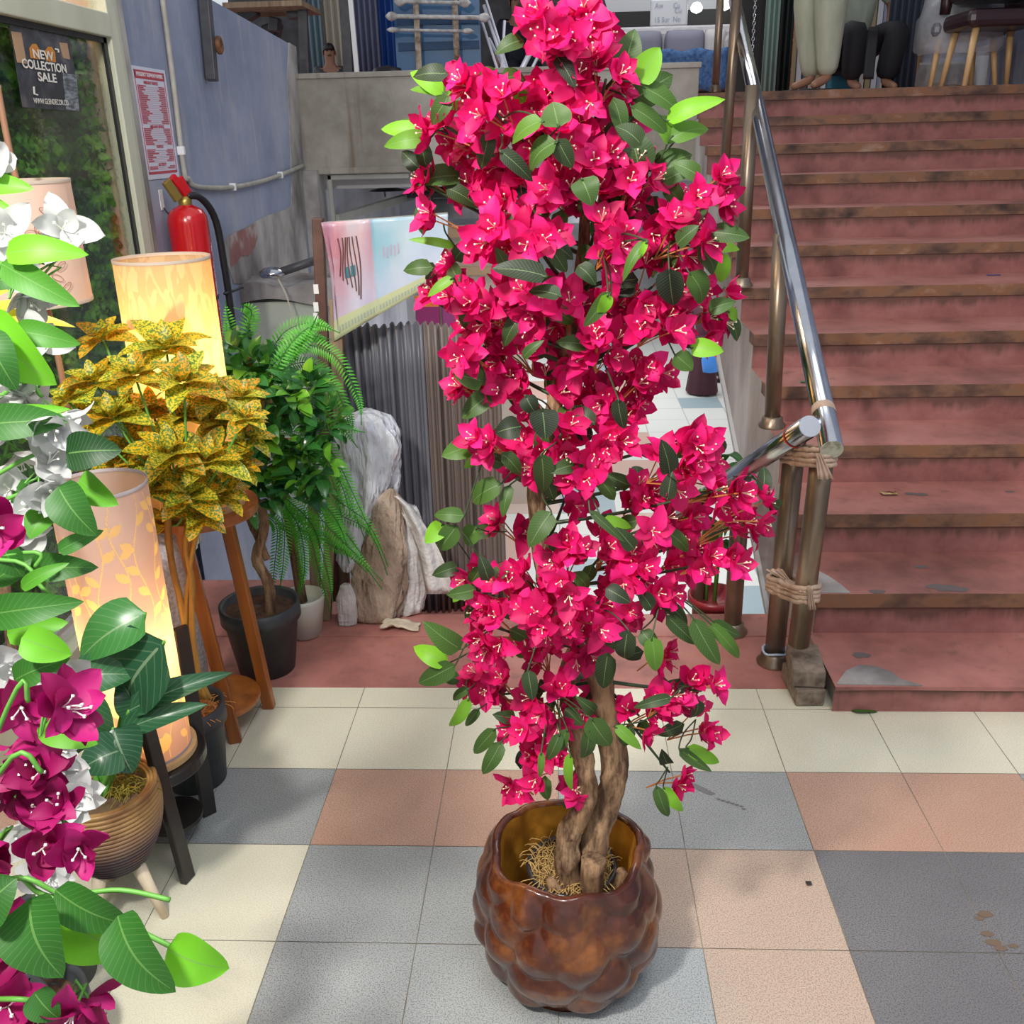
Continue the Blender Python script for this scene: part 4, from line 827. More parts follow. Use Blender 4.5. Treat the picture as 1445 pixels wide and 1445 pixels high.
f = MB(); a = at(1222, 60, y=4.3); f.grid(lambda u, v: at(lerp(1226, 1240, u)-8*v, lerp(38, 112, v), y=4.42+.02*sin(v*5)), 8, 14); tag(f.build('black_bag', C_('black_bag', (.008, .008, .01), .6), None, True, solid=.02), 'black cloth bag hanging from the hand of the person in sage', 'bag')
p = at(466, 92, y=7.9); person('person', 'person in dark clothes seated low behind the balcony left end', (p.x, 7.9, LZ), .25, 1.25, K['darkmet'], K['darkmet'], pose='floor')
p = at(731, 84, y=8.7); person('person', 'person in navy clothes bending low behind the top blossoms', (p.x, 8.7, LZ), .2, 1.55, C_('navy_cloth', (.01, .013, .03), .8), C_('navy_trousers', (.01, .012, .02), .8), pose='sit')
p = at(990, 556, z=-2.2); person('person', 'person in long maroon dress walking in the lower hall', (p.x, p.y, -2.2), 2.6, 1.62, C_('maroon_cloth', (.07, .015, .03), .8), C_('maroon_dress', (.055, .012, .022), .8), skirt=True)
bg_ = at(1003, 508, y=p.y-.35); drp = MB(); drp.lathe([(0, -.2), (.11, -.18), (.14, 0), (.10, .14), (.04, .2), (0, .2)], bg_, 16, fn=lambda q, a, i: V((q.x, q.y*.5, q.z))); tag(drp.build('blue_bag', C_('blue_plastic', (.05, .25, .75), .3), None, True), 'bright blue plastic bag carried beside the maroon dress', 'bag')
p = at(1030, 552, z=-2.2); person('person', 'person in orange and black standing beyond the maroon dress', (p.x, p.y+.6, -2.2), 2.9, 1.65, C_('orange_cloth', (.8, .16, .02), .8), C_('black_trousers', (.012, .012, .015), .8))

# ---------------------------------------------------------------- sofa and shop front upstairs
so = thing('sofa', 'pale grey sofa with a low blue drape seen past the balcony', 'sofa', (1.3, 6.0, LZ))
x0, x1 = at(845, 60, y=6).x, at(1052, 60, y=6).x; zt = at(940, 34, y=6.1).z
lg = noisy('pale_grey_fabric', [(.3, (.42, .41, .42)), (.7, (.52, .51, .52))], 20, .9, bs=.2)
f = MB(); f.bb(x0, x1, 6.2, 6.45, LZ+.2, zt); f.build('backrest', lg, so, bevel=.06)
f = MB(); f.bb(x0, x1, 5.55, 6.25, LZ+.08, LZ+.34); f.build('seat', lg, so, bevel=.04)
for k in (x0, x1-.16): f = MB(); f.bb(k, k+.16, 5.55, 6.3, LZ+.05, LZ+.5); f.build('armrest', lg, so, bevel=.05)
for i, (u0, u1, c) in enumerate(((886, 932, (.2, .2, .25)), (940, 992, (.21, .21, .27)), (996, 1022, (.5, .48, .48)), (858, 886, (.5, .48, .48)))):
    a = at(u0, 80, y=6.05).x; b = at(u1, 80, y=6.05).x; f = MB(); cx = (a+b)/2; w_ = (b-a)/2
    ctop = at(960, 44, y=6.0).z-LZ-.34; f.grid(lambda u, v: V((cx+w_*(2*u-1)*(1-.06*abs(2*v-1)**2), 6.1-.06*(1-(2*u-1)**4)*(1-(2*v-1)**4), LZ+.34+ctop*v)), 12, 12)
    tag(f.build('cushion', C_('cushion_fabric%d' % i, c, .9), None, True, solid=.04), ['dark grey square cushion left of centre on the sofa', 'dark grey square cushion right of centre on the sofa', 'pale cushion at the right end of the sofa', 'pale cushion at the left end of the sofa'][i], 'cushion')
f = MB(); a = at(930, 92, y=5.5).x; b = at(1026, 92, y=5.5).x; f.grid(lambda u, v: V((lerp(a, b, u), 5.5-.03*v, LZ+.08+.28*(1-v)+.01*sin(u*14))), 20, 6)
tag(f.build('blue_drape', noisy('blue_pattern', [(.35, (.02, .07, .2)), (.65, (.07, .17, .36))], 40, .8, bs=0), None, True, solid=.01), 'blue patterned cloth hanging over the sofa front', 'cloth')
wbx = thing('whiteboard', 'small white board with faint handwriting above the sofa', 'board', at(944, 18, y=6.6))
a, b = at(918, -2, y=6.6), at(970, 38, y=6.6); f = MB(); f.bb(a.x, b.x, 6.58, 6.62, b.z, a.z); f.build('board', C_('board_white', (.62, .63, .66), .4), wbx, bevel=.02)
pen = C_('board_pen', (.3, .34, .42))
for s_, u, v in (('Aw', 930, 8), ('Cu', 955, 8), ('Cu', 957, 15), ('15 Sur', 934, 28), ('No', 955, 27)):
    text(s_, .055, at(u, v, y=6.575), (1, 0, 0), (0, 0, 1), pen, wbx, 'handwriting', sx=.9)
f = MB(); f.bb(at(845, 50, y=7).x, at(1052, 50, y=7).x, 7.0, 7.1, at(900, 52, y=7).z, at(900, 16, y=7).z); struct(f.build('trim_6', K['dark']))
f = MB(); f.bb(at(830, 50, y=7.2).x, at(1060, 50, y=7.2).x, 7.2, 7.3, LZ, 3.6); struct(f.build('wall_shopfront', C_('pale_shop_wall', (.55, .56, .58))))
for i, (u, v) in enumerate(((983, 10), (1023, 6))):
    p = at(u, v, y=6.8); f = MB(); f.lathe([(0, -.05), (.045, -.03), (.05, 0), (.03, .03), (0, .04)], p, 16); tag(f.build('wall_lamp', emis('bulb_glow%d' % i, (.9, 1, .92), 6), None, True), ['small glowing bulb right of the white board', 'small glowing bulb beside the rail post top'][i], 'lamp')
f = MB(); p = at(842, 10, y=5.8); f.lathe([(0, -.16), (.06, -.1), (.075, 0), (.05, .08), (0, .1)], p, 16); tag(f.build('hanging_bag', C_('dark_bag', (.02, .025, .04), .5), None, True), 'dark rounded bag hanging beside the top blossoms', 'bag')
# doorway with chain, curtains
for (nm, lb_, ct_, u0, u1, y, c, n) in (('door_curtain', 'green door curtain beside the hanging chain', 'curtain', 1078, 1098, 4.9, (.22, .34, .31), 3), ('door_curtain', 'dark green curtain behind the pale green trousers', 'curtain', 1096, 1118, 5.2, (.015, .03, .03), 3),
                                       ('door_curtain', 'dark blue grey curtain right of the black trousers', 'curtain', 1251, 1297, 4.7, (.035, .045, .07), 5), ('door_curtain', 'pale curtain behind the wrapped furniture', 'curtain', 1294, 1345, 6.4, (.50, .49, .42), 7)):
    px_pleat(nm, lb_, ct_, u0, u1, y, C_(lb_[:12].replace(' ', '_'), c, .7), n, .02, 3.4)
f = MB(); f.bb(at(1040, 50, y=5.4).x, at(1082, 50, y=5.4).x, 5.4, 5.5, LZ, 3.4); struct(f.build('trim_7', K['dark']))
cn = MB(); 
for i in range(34):
    p = at(1066, 0, y=4.95); z = 2.62-i*.024; cn.tube([V((p.x, 4.95, z))+V(((cos(a)*.009, 0, sin(a)*.014) if i % 2 else (0, cos(a)*.009, sin(a)*.014))) for a in [2*pi*k/8 for k in range(9)]], .0035, 5, False)
tag(cn.build('chain', K['chrome'], None, True), 'steel chain hanging in the dark doorway', 'chain')
f = MB(); f.bb(at(1068, 50, y=5.9).x, at(1120, 50, y=5.9).x, 5.9, 5.95, LZ+.1, 3.0); m = noisy('orange_sequin_cloth', [(.40, (.45, .07, .01)), (.62, (.6, .12, .02)), (.68, (.8, .7, .7))], 28, .5, bs=0); tag(f.build('bead_cloth', m), 'orange spangled cloth hanging behind the green curtain', 'cloth')
f = MB(); 
for i in range(16): f.bb(5.0*0+at(1118+i*9, 60, y=7.6).x, at(1125+i*9, 60, y=7.6).x, 7.6, 7.65, LZ, 3.2, i % 4)
tag(f.build('goods_rack', [C_('rk1', (.35, .28, .16)), C_('rk2', (.6, .62, .65)), C_('rk3', (.10, .12, .15)), C_('rk4', (.5, .45, .4))]), 'rack of hanging goods deep behind the two standing people', 'rack')
f = MB(); p = at(1205, 112, y=5.0); f.bb(p.x-.16, p.x+.04, 5.0, 5.1, LZ, LZ+.22); tag(f.build('teal_box', C_('teal', (.03, .22, .32)), bevel=.01), 'teal box on the floor beside the black trousers', 'box')
# wrapped armchair, chairs
aw = thing('armchair', 'beige armchair wrapped in clear film at the top of the stairs', 'armchair', (3.05, 4.9, LZ))
bgf = noisy('beige_fabric', [(.3, (.33, .29, .23)), (.7, (.42, .38, .31))], 18, .8, bs=.1)
a, b = at(1276, 100, y=5.2), at(1378, 100, y=5.2)
f = MB(); f.bb(a.x, b.x, 5.2, 5.8, LZ, at(1300, 88, y=5.2).z); f.build('seat', bgf, aw, bevel=.05)
f = MB(); f.bb(at(1280, 60, y=5.35).x, at(1303, 60, y=5.35).x, 5.35, 5.8, LZ+.1, at(1290, 50, y=5.35).z); f.build('armrest', bgf, aw, bevel=.05)
f = MB(); f.grid(lambda u, v: V((lerp(a.x-.02, b.x+.05, u), 5.17+.06*v+.01*noise.noise(V((u*9, v*9, 0))), lerp(LZ+.06, LZ+.46, v)+.03*noise.noise(V((u*6, 1, v*3))))), 30, 14); f.build('film', K['wrap'], aw, True)
def chair(label, xc, y, seat_z, c, rz, wrap=False, grp=None):
    t = thing('dining_chair', label, 'chair', (xc, y, LZ)); hw = .22
    dm = C_('chair_'+c[0], c[1], .35)
    f = MB(); f.box((xc, y, seat_z), (.48, .46, .10)); f.build('seat', dm, t, bevel=.035)
    f = MB(); f.grid(lambda u, v: V((xc+.25*(2*u-1), y+.2-.10*(1-(2*u-1)**2)*-1, seat_z+.06+.36*v)), 12, 6); f.build('backrest', dm, t, True, solid=.05)
    for sx in (-1, 1):
        for sy in (-1, 1):
            f = MB(); f.tube([(xc+sx*.17, y+sy*.16, seat_z-.05), (xc+sx*.21, y+sy*.20, LZ)], [.022, .014], 10); f.build('leg', K['lwood'], t, True)
    if wrap:
        f = MB(); f.lathe([(.12, .3), (.26, .26), (.30, .05), (.30, -.1), (.27, -.14)], (xc, y, seat_z), 30, fn=lambda p, a, i: p*(1+.06*noise.noise(V((cos(a)*3, sin(a)*3, i))))); f.build('film', K['wrap'], t, True)
    return t
chair('dining_chair with grey seat wrapped in plastic beside the wrapped armchair'.replace('dining_chair', 'dining chair'), at(1352, 45, y=4.75).x, 4.75, at(1350, 45, y=4.75).z, ('grey', (.16, .16, .19)), 0, True)
chair('dining chair with dark brown leather seat at the right edge of the landing', at(1404, 30, y=4.3).x, 4.3, at(1400, 30, y=4.3).z+.005, ('brown', (.035, .015, .018)), 0)
p = at(1404, 6, y=4.3); f = MB(); f.box((p.x, 4.24, p.z+.06), (.46, .44, .09)); tag(f.build('seat_pad', C_('dark_pad', (.03, .013, .016), .35), bevel=.04), 'second dark leather seat stacked on the brown chair', 'seat')
f = MB(); p = at(1425, 95, y=5.0); f.bb(p.x-.12, min(3.57, p.x+.3), 5.0, 5.4, LZ, LZ+.3); tag(f.build('white_box', C_('white_box', (.55, .58, .62)), bevel=.01), 'white box behind the legs of the brown leather chair', 'box')

# ---------------------------------------------------------------- lamps on the left
def fabric(name, col, tcol, k=.6):
    m = mat(name, col, .85); b = m.node_tree.nodes['Principled BSDF']; tr = N(m, 'ShaderNodeBsdfTranslucent'); tr.inputs[0].default_value = (*tcol, 1)
    ms = N(m, 'ShaderNodeMixShader'); ms.inputs[0].default_value = k; L(m, b.outputs[0], ms.inputs[1]); L(m, tr.outputs[0], ms.inputs[2]); L(m, ms.outputs[0], m.node_tree.nodes['Material Output'].inputs[0]); return m, tr, b
m, tr, b = fabric('palm_print_fabric', (.8, .62, .40), (1, .8, .45)); a = N(m, 'ShaderNodeAttribute', attribute_name='luv'); mp = N(m, 'ShaderNodeMapping'); L(m, a.outputs['Vector'], mp.inputs[0]); mp.inputs['Scale'].default_value = (3, .8, 1)
wv = N(m, 'ShaderNodeTexNoise'); wv.inputs['Detail'].default_value = 1; wv.inputs['Distortion'].default_value = 1.2; wv.inputs['Scale'].default_value = 9; L(m, mp.outputs[0], wv.inputs['Vector'])
k = ramp(m, wv.outputs[0], [(.46, (0, 0, 0)), (.52, (1, 1, 1))]); c = mix(m, k, (.98, .74, .36), (.86, .60, .27)); L(m, c, tr.inputs[0]); L(m, mix(m, k, (.8, .6, .4), (.7, .5, .32)), b.inputs['Base Color']); K['sh1'] = m
sh2 = fabric('lilac_shade_fabric', (.62, .50, .46), (.80, .50, .33), .5)[0]; sh2p = fabric('vine_print_fabric', (.80, .60, .35), (1.0, .78, .32), .72)[0]
def shade(t, c, r0, r1, z0, z1, m_, nm='lamp_shade'):
    f = MB(); f.grid(lambda u, v: V((c[0]+cos(2*pi*u)*lerp(r0, r1, v), c[1]+sin(2*pi*u)*lerp(r0, r1, v), lerp(z0, z1, v))), 56, 8)
    o = f.build(nm, m_, t, True)
    for z, r in ((z0, r0), (z1, r1)): f = MB(); f.lathe([(r+.0012, -.004), (r+.0012, .004), (r-.001, .004), (r-.001, -.004)], (c[0], c[1], z), 56); f.build('shade_rim', C_('rim_tape', (.45, .36, .28)), t, True)
    return o
def bulb(t, c, pw, col=(1, .72, .38)):
    l = bpy.data.lights.new('bulb_light', 'POINT'); l.energy = pw; l.color = col; l.shadow_soft_size = .03
    o = bpy.data.objects.new('bulb_light', l); COL.objects.link(o); o.location = V(c)+V((0, 0, .085)); put(o, t)
    f = MB(); f.lathe([(0, -.035), (.02, -.028), (.03, -.005), (.026, .015), (.012, .035), (0, .04)], c, 16); f.build('bulb', emis('bulb_glow', (1, .8, .5), 5), t, True)
# lamp on the black stool
s2 = V((-.445, -.60, 0)); zb2 = at(222, 1052, y=-.60).z; zt2 = at(146, 684, y=-.60).z; r2 = .098
t = thing('table_lamp', 'glowing cylinder lamp with vine print on the black stool', 'lamp', (s2.x, s2.y, zb2-.02))
lz0 = .36
L2x = at(214, 1052, y=-.60).x
s2.x = L2x-.01
# the woven vine print lies in the shade fabric itself: cells of the cylinder that belong to a leaf, stem or flower get the thinner cloth
import numpy as np
NA, NZ = 400, 280; HH = zt2-zb2; mask = np.zeros((NA, NZ), bool); A_ = (np.arange(NA)+.5)/NA*2*pi-pi*1.15; Z_ = zb2+(np.arange(NZ)+.5)/NZ*HH
AA, ZZ = np.meshgrid(A_*r2, Z_, indexing='ij')
def pleaf(a, z, ang, l, wd):
    dx = AA-a*r2; dz = ZZ-z; k = (dx*cos(ang)+dz*sin(ang))/l; q = -dx*sin(ang)+dz*cos(ang)
    mask[(k > 0) & (k < 1) & (np.abs(q) < wd*np.sin(pi*np.clip(k, 0, 1))**.8)] = True
random.seed(11)
for si, a0 in enumerate([-2.75, -2.3, -1.85, -1.4, -.95, -.5, -.05, .4]):
    fa = lambda z: a0+.13*np.sin(z*26+si*1.9)
    mask[(np.abs(AA/r2-fa(ZZ)) < .014) & (ZZ > zb2+.01) & (ZZ < zt2-.012)] = True
    k = 2
    while k < 57:
        z = lerp(zb2+.01, zt2-.012, k/59); a = float(fa(z)); sd = 1 if (k//3) % 2 else -1
        if (k+si*4) % 15 in (5, 6, 7):
            for q in (-.6, 0, .6): pleaf(a+sd*.05, z, pi/2-sd*.5+q*.9, .044, .013)
            k += 8
        else: pleaf(a, z, (.75 if sd > 0 else pi-.75), .036, .0095); k += 5
f = MB(); e_ = np.arange(NA)/NA*2*pi-pi*1.15; zz = zb2+np.arange(NZ+1)/NZ*HH
f.v = [(s2.x+cos(a)*r2, s2.y+sin(a)*r2, z) for a in e_ for z in zz]; f.a = [(0, 0, 0)]*len(f.v)
for i in range(NA):
    for j in range(NZ):
        p = i*(NZ+1)+j; q = ((i+1) % NA)*(NZ+1)+j; f.f.append((p, q, q+1, p+1)); f.m.append(int(mask[i, j]))
f.build('lamp_shade', [sh2, sh2p], t, True)
for z in (zb2, zt2): f = MB(); f.lathe([(r2+.0012, -.004), (r2+.0012, .004), (r2-.001, .004), (r2-.001, -.004)], (s2.x, s2.y, z), 56); f.build('shade_rim', C_('rim_tape_lilac', (.35, .30, .30)), t, True)
f = MB(); f.lathe([(r2+.012, -.014), (r2+.012, 0), (0, 0)], (s2.x, s2.y, zb2-.002), 48); f.build('lamp_base', K['lwood'], t)
bulb(t, (s2.x, s2.y, lerp(zb2, zt2, .27)), 1.9)
zs = zb2-.018
stl = thing('plant_stand', 'black wooden stool with round top under the glowing lamp', 'stool', (s2.x, s2.y, 0))
f = MB(); f.lathe([(0, zs-.03), (.125, zs-.03), (.128, zs-.025), (.128, zs-.003), (.125, zs), (0, zs)], (s2.x, s2.y, 0), 48); f.build('stool_top', K['blk'], stl)
for foot, tp in (((-.255, -.722), at(197, 990, y=-.71)), ((-.285, -.49), at(254, 885, y=-.50)), ((-.62, -.60), V((-.57, -.60, .42)))):
    f = MB(); f.beam((foot[0], foot[1], 0), tp, .018, .036); f.build('leg', K['blk'], stl, bevel=.003)
f = MB(); f.lathe([(0, .06), (.07, .06), (.07, .07), (0, .07)], (s2.x+.02, s2.y+.02, 0), 32); f.build('lower_shelf', K['blk'], stl)
# tall lamp on the orange wooden stand
cs = V((-.43, -.12, 0)); 
zt1 = at(228, 365, y=-.12).z; cx1 = at(228, 365, y=-.12).x; cs.x = cx1; zb1 = .70; r1 = .112
t = thing('table_lamp', 'tall glowing cylinder lamp with palm leaf print behind the yellow shrub', 'lamp', (cs.x, cs.y, zb1))
shade(t, cs, r1*1.02, r1, zb1+.012, zt1, K['sh1'])
f = MB(); f.lathe([(r1+.01, 0), (r1+.01, .012), (0, .012)], (cs.x, cs.y, zb1), 40); f.build('lamp_base', K['lwood'], t)
bulb(t, (cs.x, cs.y, (zb1+zt1)/2), 2.3, (1, .64, .30))
st1 = thing('plant_stand', 'tall orange brown wooden stand with a round lower shelf', 'plant stand', (cs.x, cs.y, 0))
f = MB(); f.lathe([(0, zb1-.025), (.15, zb1-.025), (.152, zb1-.02), (.152, zb1-.003), (.15, zb1), (0, zb1)], (cs.x, cs.y, 0), 48); f.build('stand_top', K['wood'], st1)
lc = V((-.385, -.085, 0))
for foot, tp in (((-.315, -.175), (-.37, -.19)), ((-.268, .0), (-.325, .0)), ((-.56, .0), (-.50, .0)), ((-.56, -.18), (-.50, -.18))):
    f = MB(); f.beam((foot[0], foot[1], 0), (tp[0], tp[1], zb1-.015), .034, .028); f.build('leg', K['wood'], st1, bevel=.003)
zsh = at(350, 985, y=-.09).z
f = MB(); f.lathe([(0, -.014), (.118, -.014), (.12, -.01), (.12, 0), (.118, .004), (0, .004)], (lc.x, lc.y, .09), 44); f.build('lower_shelf', K['wood'], st1)
f = MB(); f.tube([(-.43, -.13, .1), (-.435, -.12, .45), (-.44, -.12, .66)], .045, 18); tag(f.build('wrapped_tube', noisy('bubble_film', [(.4, (.42, .42, .47)), (.6, (.6, .6, .66))], 90, .2, bs=1), None, True), 'bubble wrapped white tube standing on the orange stand shelf', 'tube')

# floor lamp with drum shade at the left edge
c0 = at(46, 335, y=-.30); t = thing('floor_lamp', 'floor lamp with flower drawing drum shade on a thin bent rod', 'lamp', (c0.x-.02, -.30, 0))
rr = .128; za = at(50, 256, y=-.30).z; zb_ = at(60, 425, y=-.30).z
shp = emis('drum_fabric', (.62, .42, .32), .18)
shade(t, (c0.x-.03, -.30), rr, rr*.97, zb_, za, shp)
f = MB(); s_c = V((c0.x-.03, -.30, 0)); R_ = rr+.002
def on2(a, z): return V((s_c.x+cos(a)*R_, s_c.y+sin(a)*R_, z))
def oval(a, z, ang, l, wd):
    P = []
    for i in range(17):
        k = 2*pi*i/16; x = l*.5*(1+cos(k)); y = wd*sin(k); P.append(on2(a+(cos(ang)*x-sin(ang)*y)/R_, z+sin(ang)*x+cos(ang)*y))
    f.tube(P, .0007, 4, False)
for (a, z) in ((-1.35, .06), (-1.95, .0), (-1.7, -.06), (-.75, .02)):
    for k in range(5): oval(a, (za+zb_)/2+z, k*1.257+.3, .03, .009)
for j in range(9): oval(-.55+.05*sin(j*2), zb_+.03+j*(za-zb_-.05)/9, .6+2.0*(j % 2), .028, .006)
f.build('flower_drawing', C_('brown_ink', (.25, .10, .04)), t)
f = MB(); f.tube(smoothpath([at(-4, 120, y=-.30), at(8, 185, y=-.30), at(22, 250, y=-.30), at(45, 330, y=-.30), at(65, 430, y=-.30), at(85, 520, y=-.30), (at(100, 600, y=-.30).x, -.30, .012)], 6), .007, 10); f.build('rod', C_('copper_rod', (.33, .17, .10), .4), t, True)
f = MB(); p = at(100, 600, y=-.30); f.lathe([(0, 0), (.12, 0), (.12, .012), (0, .015)], (p.x, -.30, 0), 32); f.build('base', K['blk'], t)

# ---------------------------------------------------------------- pots and plants on the left
def nursery(t, c, r0, r1, h, m_, fill, fillm, rimh=.03):
    f = MB(); f.lathe([(0, 0), (r0, 0), (lerp(r0, r1, .82)*.97, h*.78), (lerp(r0, r1, .8)*1.06, h*.78), (r1, h), (r1-.006, h+.001), (r1-.014, h-.005), (r1-.018, fill), (0, fill)], c, 44); o = f.build('pot', m_, t, True)
    f = MB(); f.grid(lambda u, v: V(c)+V((cos(2*pi*u)*(r1-.016)*v, sin(2*pi*u)*(r1-.016)*v, fill+.012*noise.noise(V((cos(u*6.28)*v*4, sin(u*6.28)*v*4, 3)))+.004)), 24, 6); f.build('soil', fillm, t, True); return o
def fibres(t, c, r, z, n, m_, l=.05, nm='fibre'):
    f = MB()
    for i in range(n):
        a = random.random()*6.28; q = r*sqrt(random.random()); p = V((c[0]+cos(a)*q, c[1]+sin(a)*q, z)); d = V((random.uniform(-1, 1), random.uniform(-1, 1), random.uniform(0, .5))).normalized()*l
        e = V((random.uniform(-1, 1), random.uniform(-1, 1), 0))*l*.5
        f.tube([p, p+d*.5+V((0, 0, .01)), p+d+e*.6, p+d*1.1+e+V((0, 0, -.008))], .0011, 4, False)
    o = f.build(nm, m_, t, True); o['kind'] = 'stuff'; return o
# ficus in black pot on the platform edge
fc = V((-.34, .235, 0)); t = thing('ficus_tree', 'dense green leafy tree with twisted trunk in a charcoal pot', 'potted plant', fc)
nursery(t, fc, .088, .125, .235, K['dgrey'], .205, K['soil'])
tk = [at(382, 868, y=.22), at(378, 820, y=.22), at(362, 790, y=.22), at(372, 750, y=.22), at(368, 715, y=.22), at(345, 690, y=.22), at(362, 640, y=.22), at(370, 560, y=.22)]
tk[0].z = min(tk[0].z, .22); f = MB(); f.tube(smoothpath(tk, 5), [.019-.00028*i for i in range(36)], 14, wob=.3); f.tube(smoothpath([at(378, 790, y=.24), at(358, 745, y=.26), at(340, 700, y=.25)], 5), .012, 10, wob=.3); f.build('trunk', K['bark'], t, True)
def clump(mb, c, rad, n, ln, wd, tint=(.2, .7), bend=.12, up=.2, wavy=0):
    for i in range(n):
        d = V((random.gauss(0, 1), random.gauss(0, 1), random.gauss(0, 1))).normalized(); p = V(c)+V((d.x*rad[0], d.y*rad[1], d.z*rad[2]))*random.uniform(.4, 1)
        dd = (d+V((random.uniform(-.6, .6), random.uniform(-.6, .6), random.uniform(-.4, .4)+up))).normalized()
        l = ln*random.uniform(.7, 1.2); mb.blade(p, p+dd*l, wd*random.uniform(.8, 1.2), V((random.uniform(-.4, .4), -.4, 1)), random.uniform(*tint), bend, .15, nu=4, nv=6, wavy=wavy)
f = MB(); random.seed(21)
for (u, v, r) in ((350, 520, 26), (338, 545, 30), (385, 530, 40), (420, 560, 40), (370, 580, 45), (410, 620, 45), (440, 660, 35), (380, 650, 40), (350, 620, 30), (420, 690, 35), (375, 690, 30), (332, 500, 16), (455, 600, 30), (438, 545, 22), (350, 700, 25)):
    c = at(u, v, y=.2+random.uniform(-.08, .1)); s_ = r*c.y*0+r*(CAM-c).length/F; s_ *= .85; clump(f, c, (s_, s_*1.1, s_), int(r*1.0), .062, .036, (.05, .8))
    for k in range(2): pass
f.build('foliage', K['ficus'], t, True)
f = MB(); q = at(370, 560, y=.22)
for (u, v) in ((350, 490), (420, 560), (410, 620), (385, 530), (380, 650), (340, 700)): f.tube(smoothpath([at(364, 640, y=.22), lerp(at(364, 640, y=.22), at(u, v, y=.22), .5)+V((0, .02, .01)), at(u, v, y=.2)], 4), .005, 6)
f.build('branch', K['bark'], t, True)
# fern
ff = V((-.27, .46, 0.004)); t = thing('fern', 'tall bright green fern with drooping fronds in a white pot', 'potted plant', ff)
f = MB(); f.lathe([(0, 0), (.055, 0), (.075, .13), (.078, .145), (.07, .145), (.066, .12), (0, .12)], ff, 32); f.build('pot', C_('fern_pot_white', (.62, .64, .56), .4), t, True)
f = MB(); f.tube([ff+V((0, 0, .12)), ff+V((-.02, 0, .5)), ff+V((-.03, 0, .85))], [.018, .014, .01], 10); f.build('stem', K['bark'], t, True)
def frond(mb, pts, wd, tint):
    ln = sum((V(b)-V(a)).length for a, b in zip(pts, pts[1:])); P = smoothpath(pts, max(4, int(ln/.0085/(len(pts)-1)))); n = len(P); mb.tube(P, .0018, 4, False); 
    for i in range(2, n-1):
        tq = (P[min(i+1, n-1)]-P[i-1]).normalized(); t_ = i/n; l = wd*(sin(pi*min(1, t_*1.0+.12))**.7); sd = tq.cross(V((.2, -1, .35))).normalized()
        for s_ in (-1, 1):
            for h_ in (0,):
                p = lerp(P[i], P[min(i+1, n-1)], h_); d = (sd*s_+tq*.45+V((0, 0, -.15))).normalized(); mb.blade(p, p+d*l, .0052, V((.1, -1, .5)), tint+random.uniform(-.15, .15), .1, .1, nu=2, nv=3)
fr_ = [[(370, 520), (400, 470), (440, 455), (468, 462)], [(365, 520), (350, 470), (355, 440), (340, 430)], [(375, 540), (420, 490), (470, 500), (505, 560), (510, 600)], [(380, 560), (430, 530), (470, 545), (490, 590), (485, 610)],
       [(390, 600), (430, 590), (470, 640), (500, 700), (525, 755)], [(390, 640), (430, 650), (470, 700), (520, 740), (548, 800)], [(380, 680), (420, 690), (460, 740), (500, 780), (540, 820)], [(390, 700), (420, 740), (430, 790), (425, 840)],
       [(380, 700), (400, 740), (400, 790), (395, 830)], [(400, 650), (440, 690), (475, 735), (490, 770)], [(370, 530), (400, 500), (430, 480), (450, 440)], [(400, 700), (440, 740), (460, 800), (470, 850)], [(360, 530), (340, 500), (325, 460), (318, 425)],
       [(395, 560), (440, 570), (480, 600), (515, 610)], [(400, 720), (430, 730), (480, 745), (515, 790)], [(380, 560), (400, 500), (440, 460), (480, 470)], [(420, 640), (450, 640), (480, 680), (495, 730)]]
f = MB()
for k, pl in enumerate(fr_):
    y0 = .33+random.uniform(-.08, .06); frond(f, [at(u, v, y=y0+(i*.015)*random.uniform(-1, .6)) for i, (u, v) in enumerate(pl)], .032, .6)
    frond(f, [at(u+random.uniform(-14, 4), v+random.uniform(4, 26), y=y0+.05+(i*.01)) for i, (u, v) in enumerate(pl)], .026, .35)
f.build('frond', K['fern'], t, True)
# yellow croton
cc = V((-.385, -.36, 0)); t = thing('croton_shrub', 'yellow and green mottled leafy shrub in a dark grey pot with coir', 'potted plant', cc)
pcc = V((-.365, -.345, 0)); nursery(t, pcc, .075, .098, .23, K['dgrey'], .195, K['ocoir']); random.seed(4); fibres(t, pcc, .065, .205, 220, K['ocoir'], .04)
f = MB()
for pts, r_ in (([(292, 985), (270, 930), (255, 850), (240, 780), (235, 700)], .0085), ([(285, 985), (272, 900), (270, 820), (262, 760), (290, 690)], .008), ([(296, 985), (268, 920), (262, 870), (268, 800), (280, 740)], .006)):
    P = [at(u, v, y=-.36) for u, v in pts]; f.tube(smoothpath(P, 5), r_, 10, wob=.3)
f.build('trunk', noisy('mustard_bark', [(.3, (.2, .10, .02)), (.7, (.55, .33, .06))], 18, .7, (1, 1, .3), .5), t, True)
f = MB(); g2 = MB(); random.seed(15); hub = at(262, 720, y=-.36)
ros = [(145, 480, 38), (235, 495, 50), (135, 540, 40), (190, 530, 36), (260, 540, 46), (300, 560, 40), (340, 560, 32), (110, 590, 38), (160, 590, 42), (215, 580, 44), (260, 590, 46), (310, 600, 44), (350, 620, 34), (130, 640, 34), (185, 640, 40), (240, 640, 46), (290, 650, 44), (335, 660, 32), (215, 690, 40), (265, 700, 44), (310, 700, 38), (235, 740, 34), (280, 730, 30), (100, 620, 26), (345, 590, 30), (170, 660, 30), (95, 565, 28)]
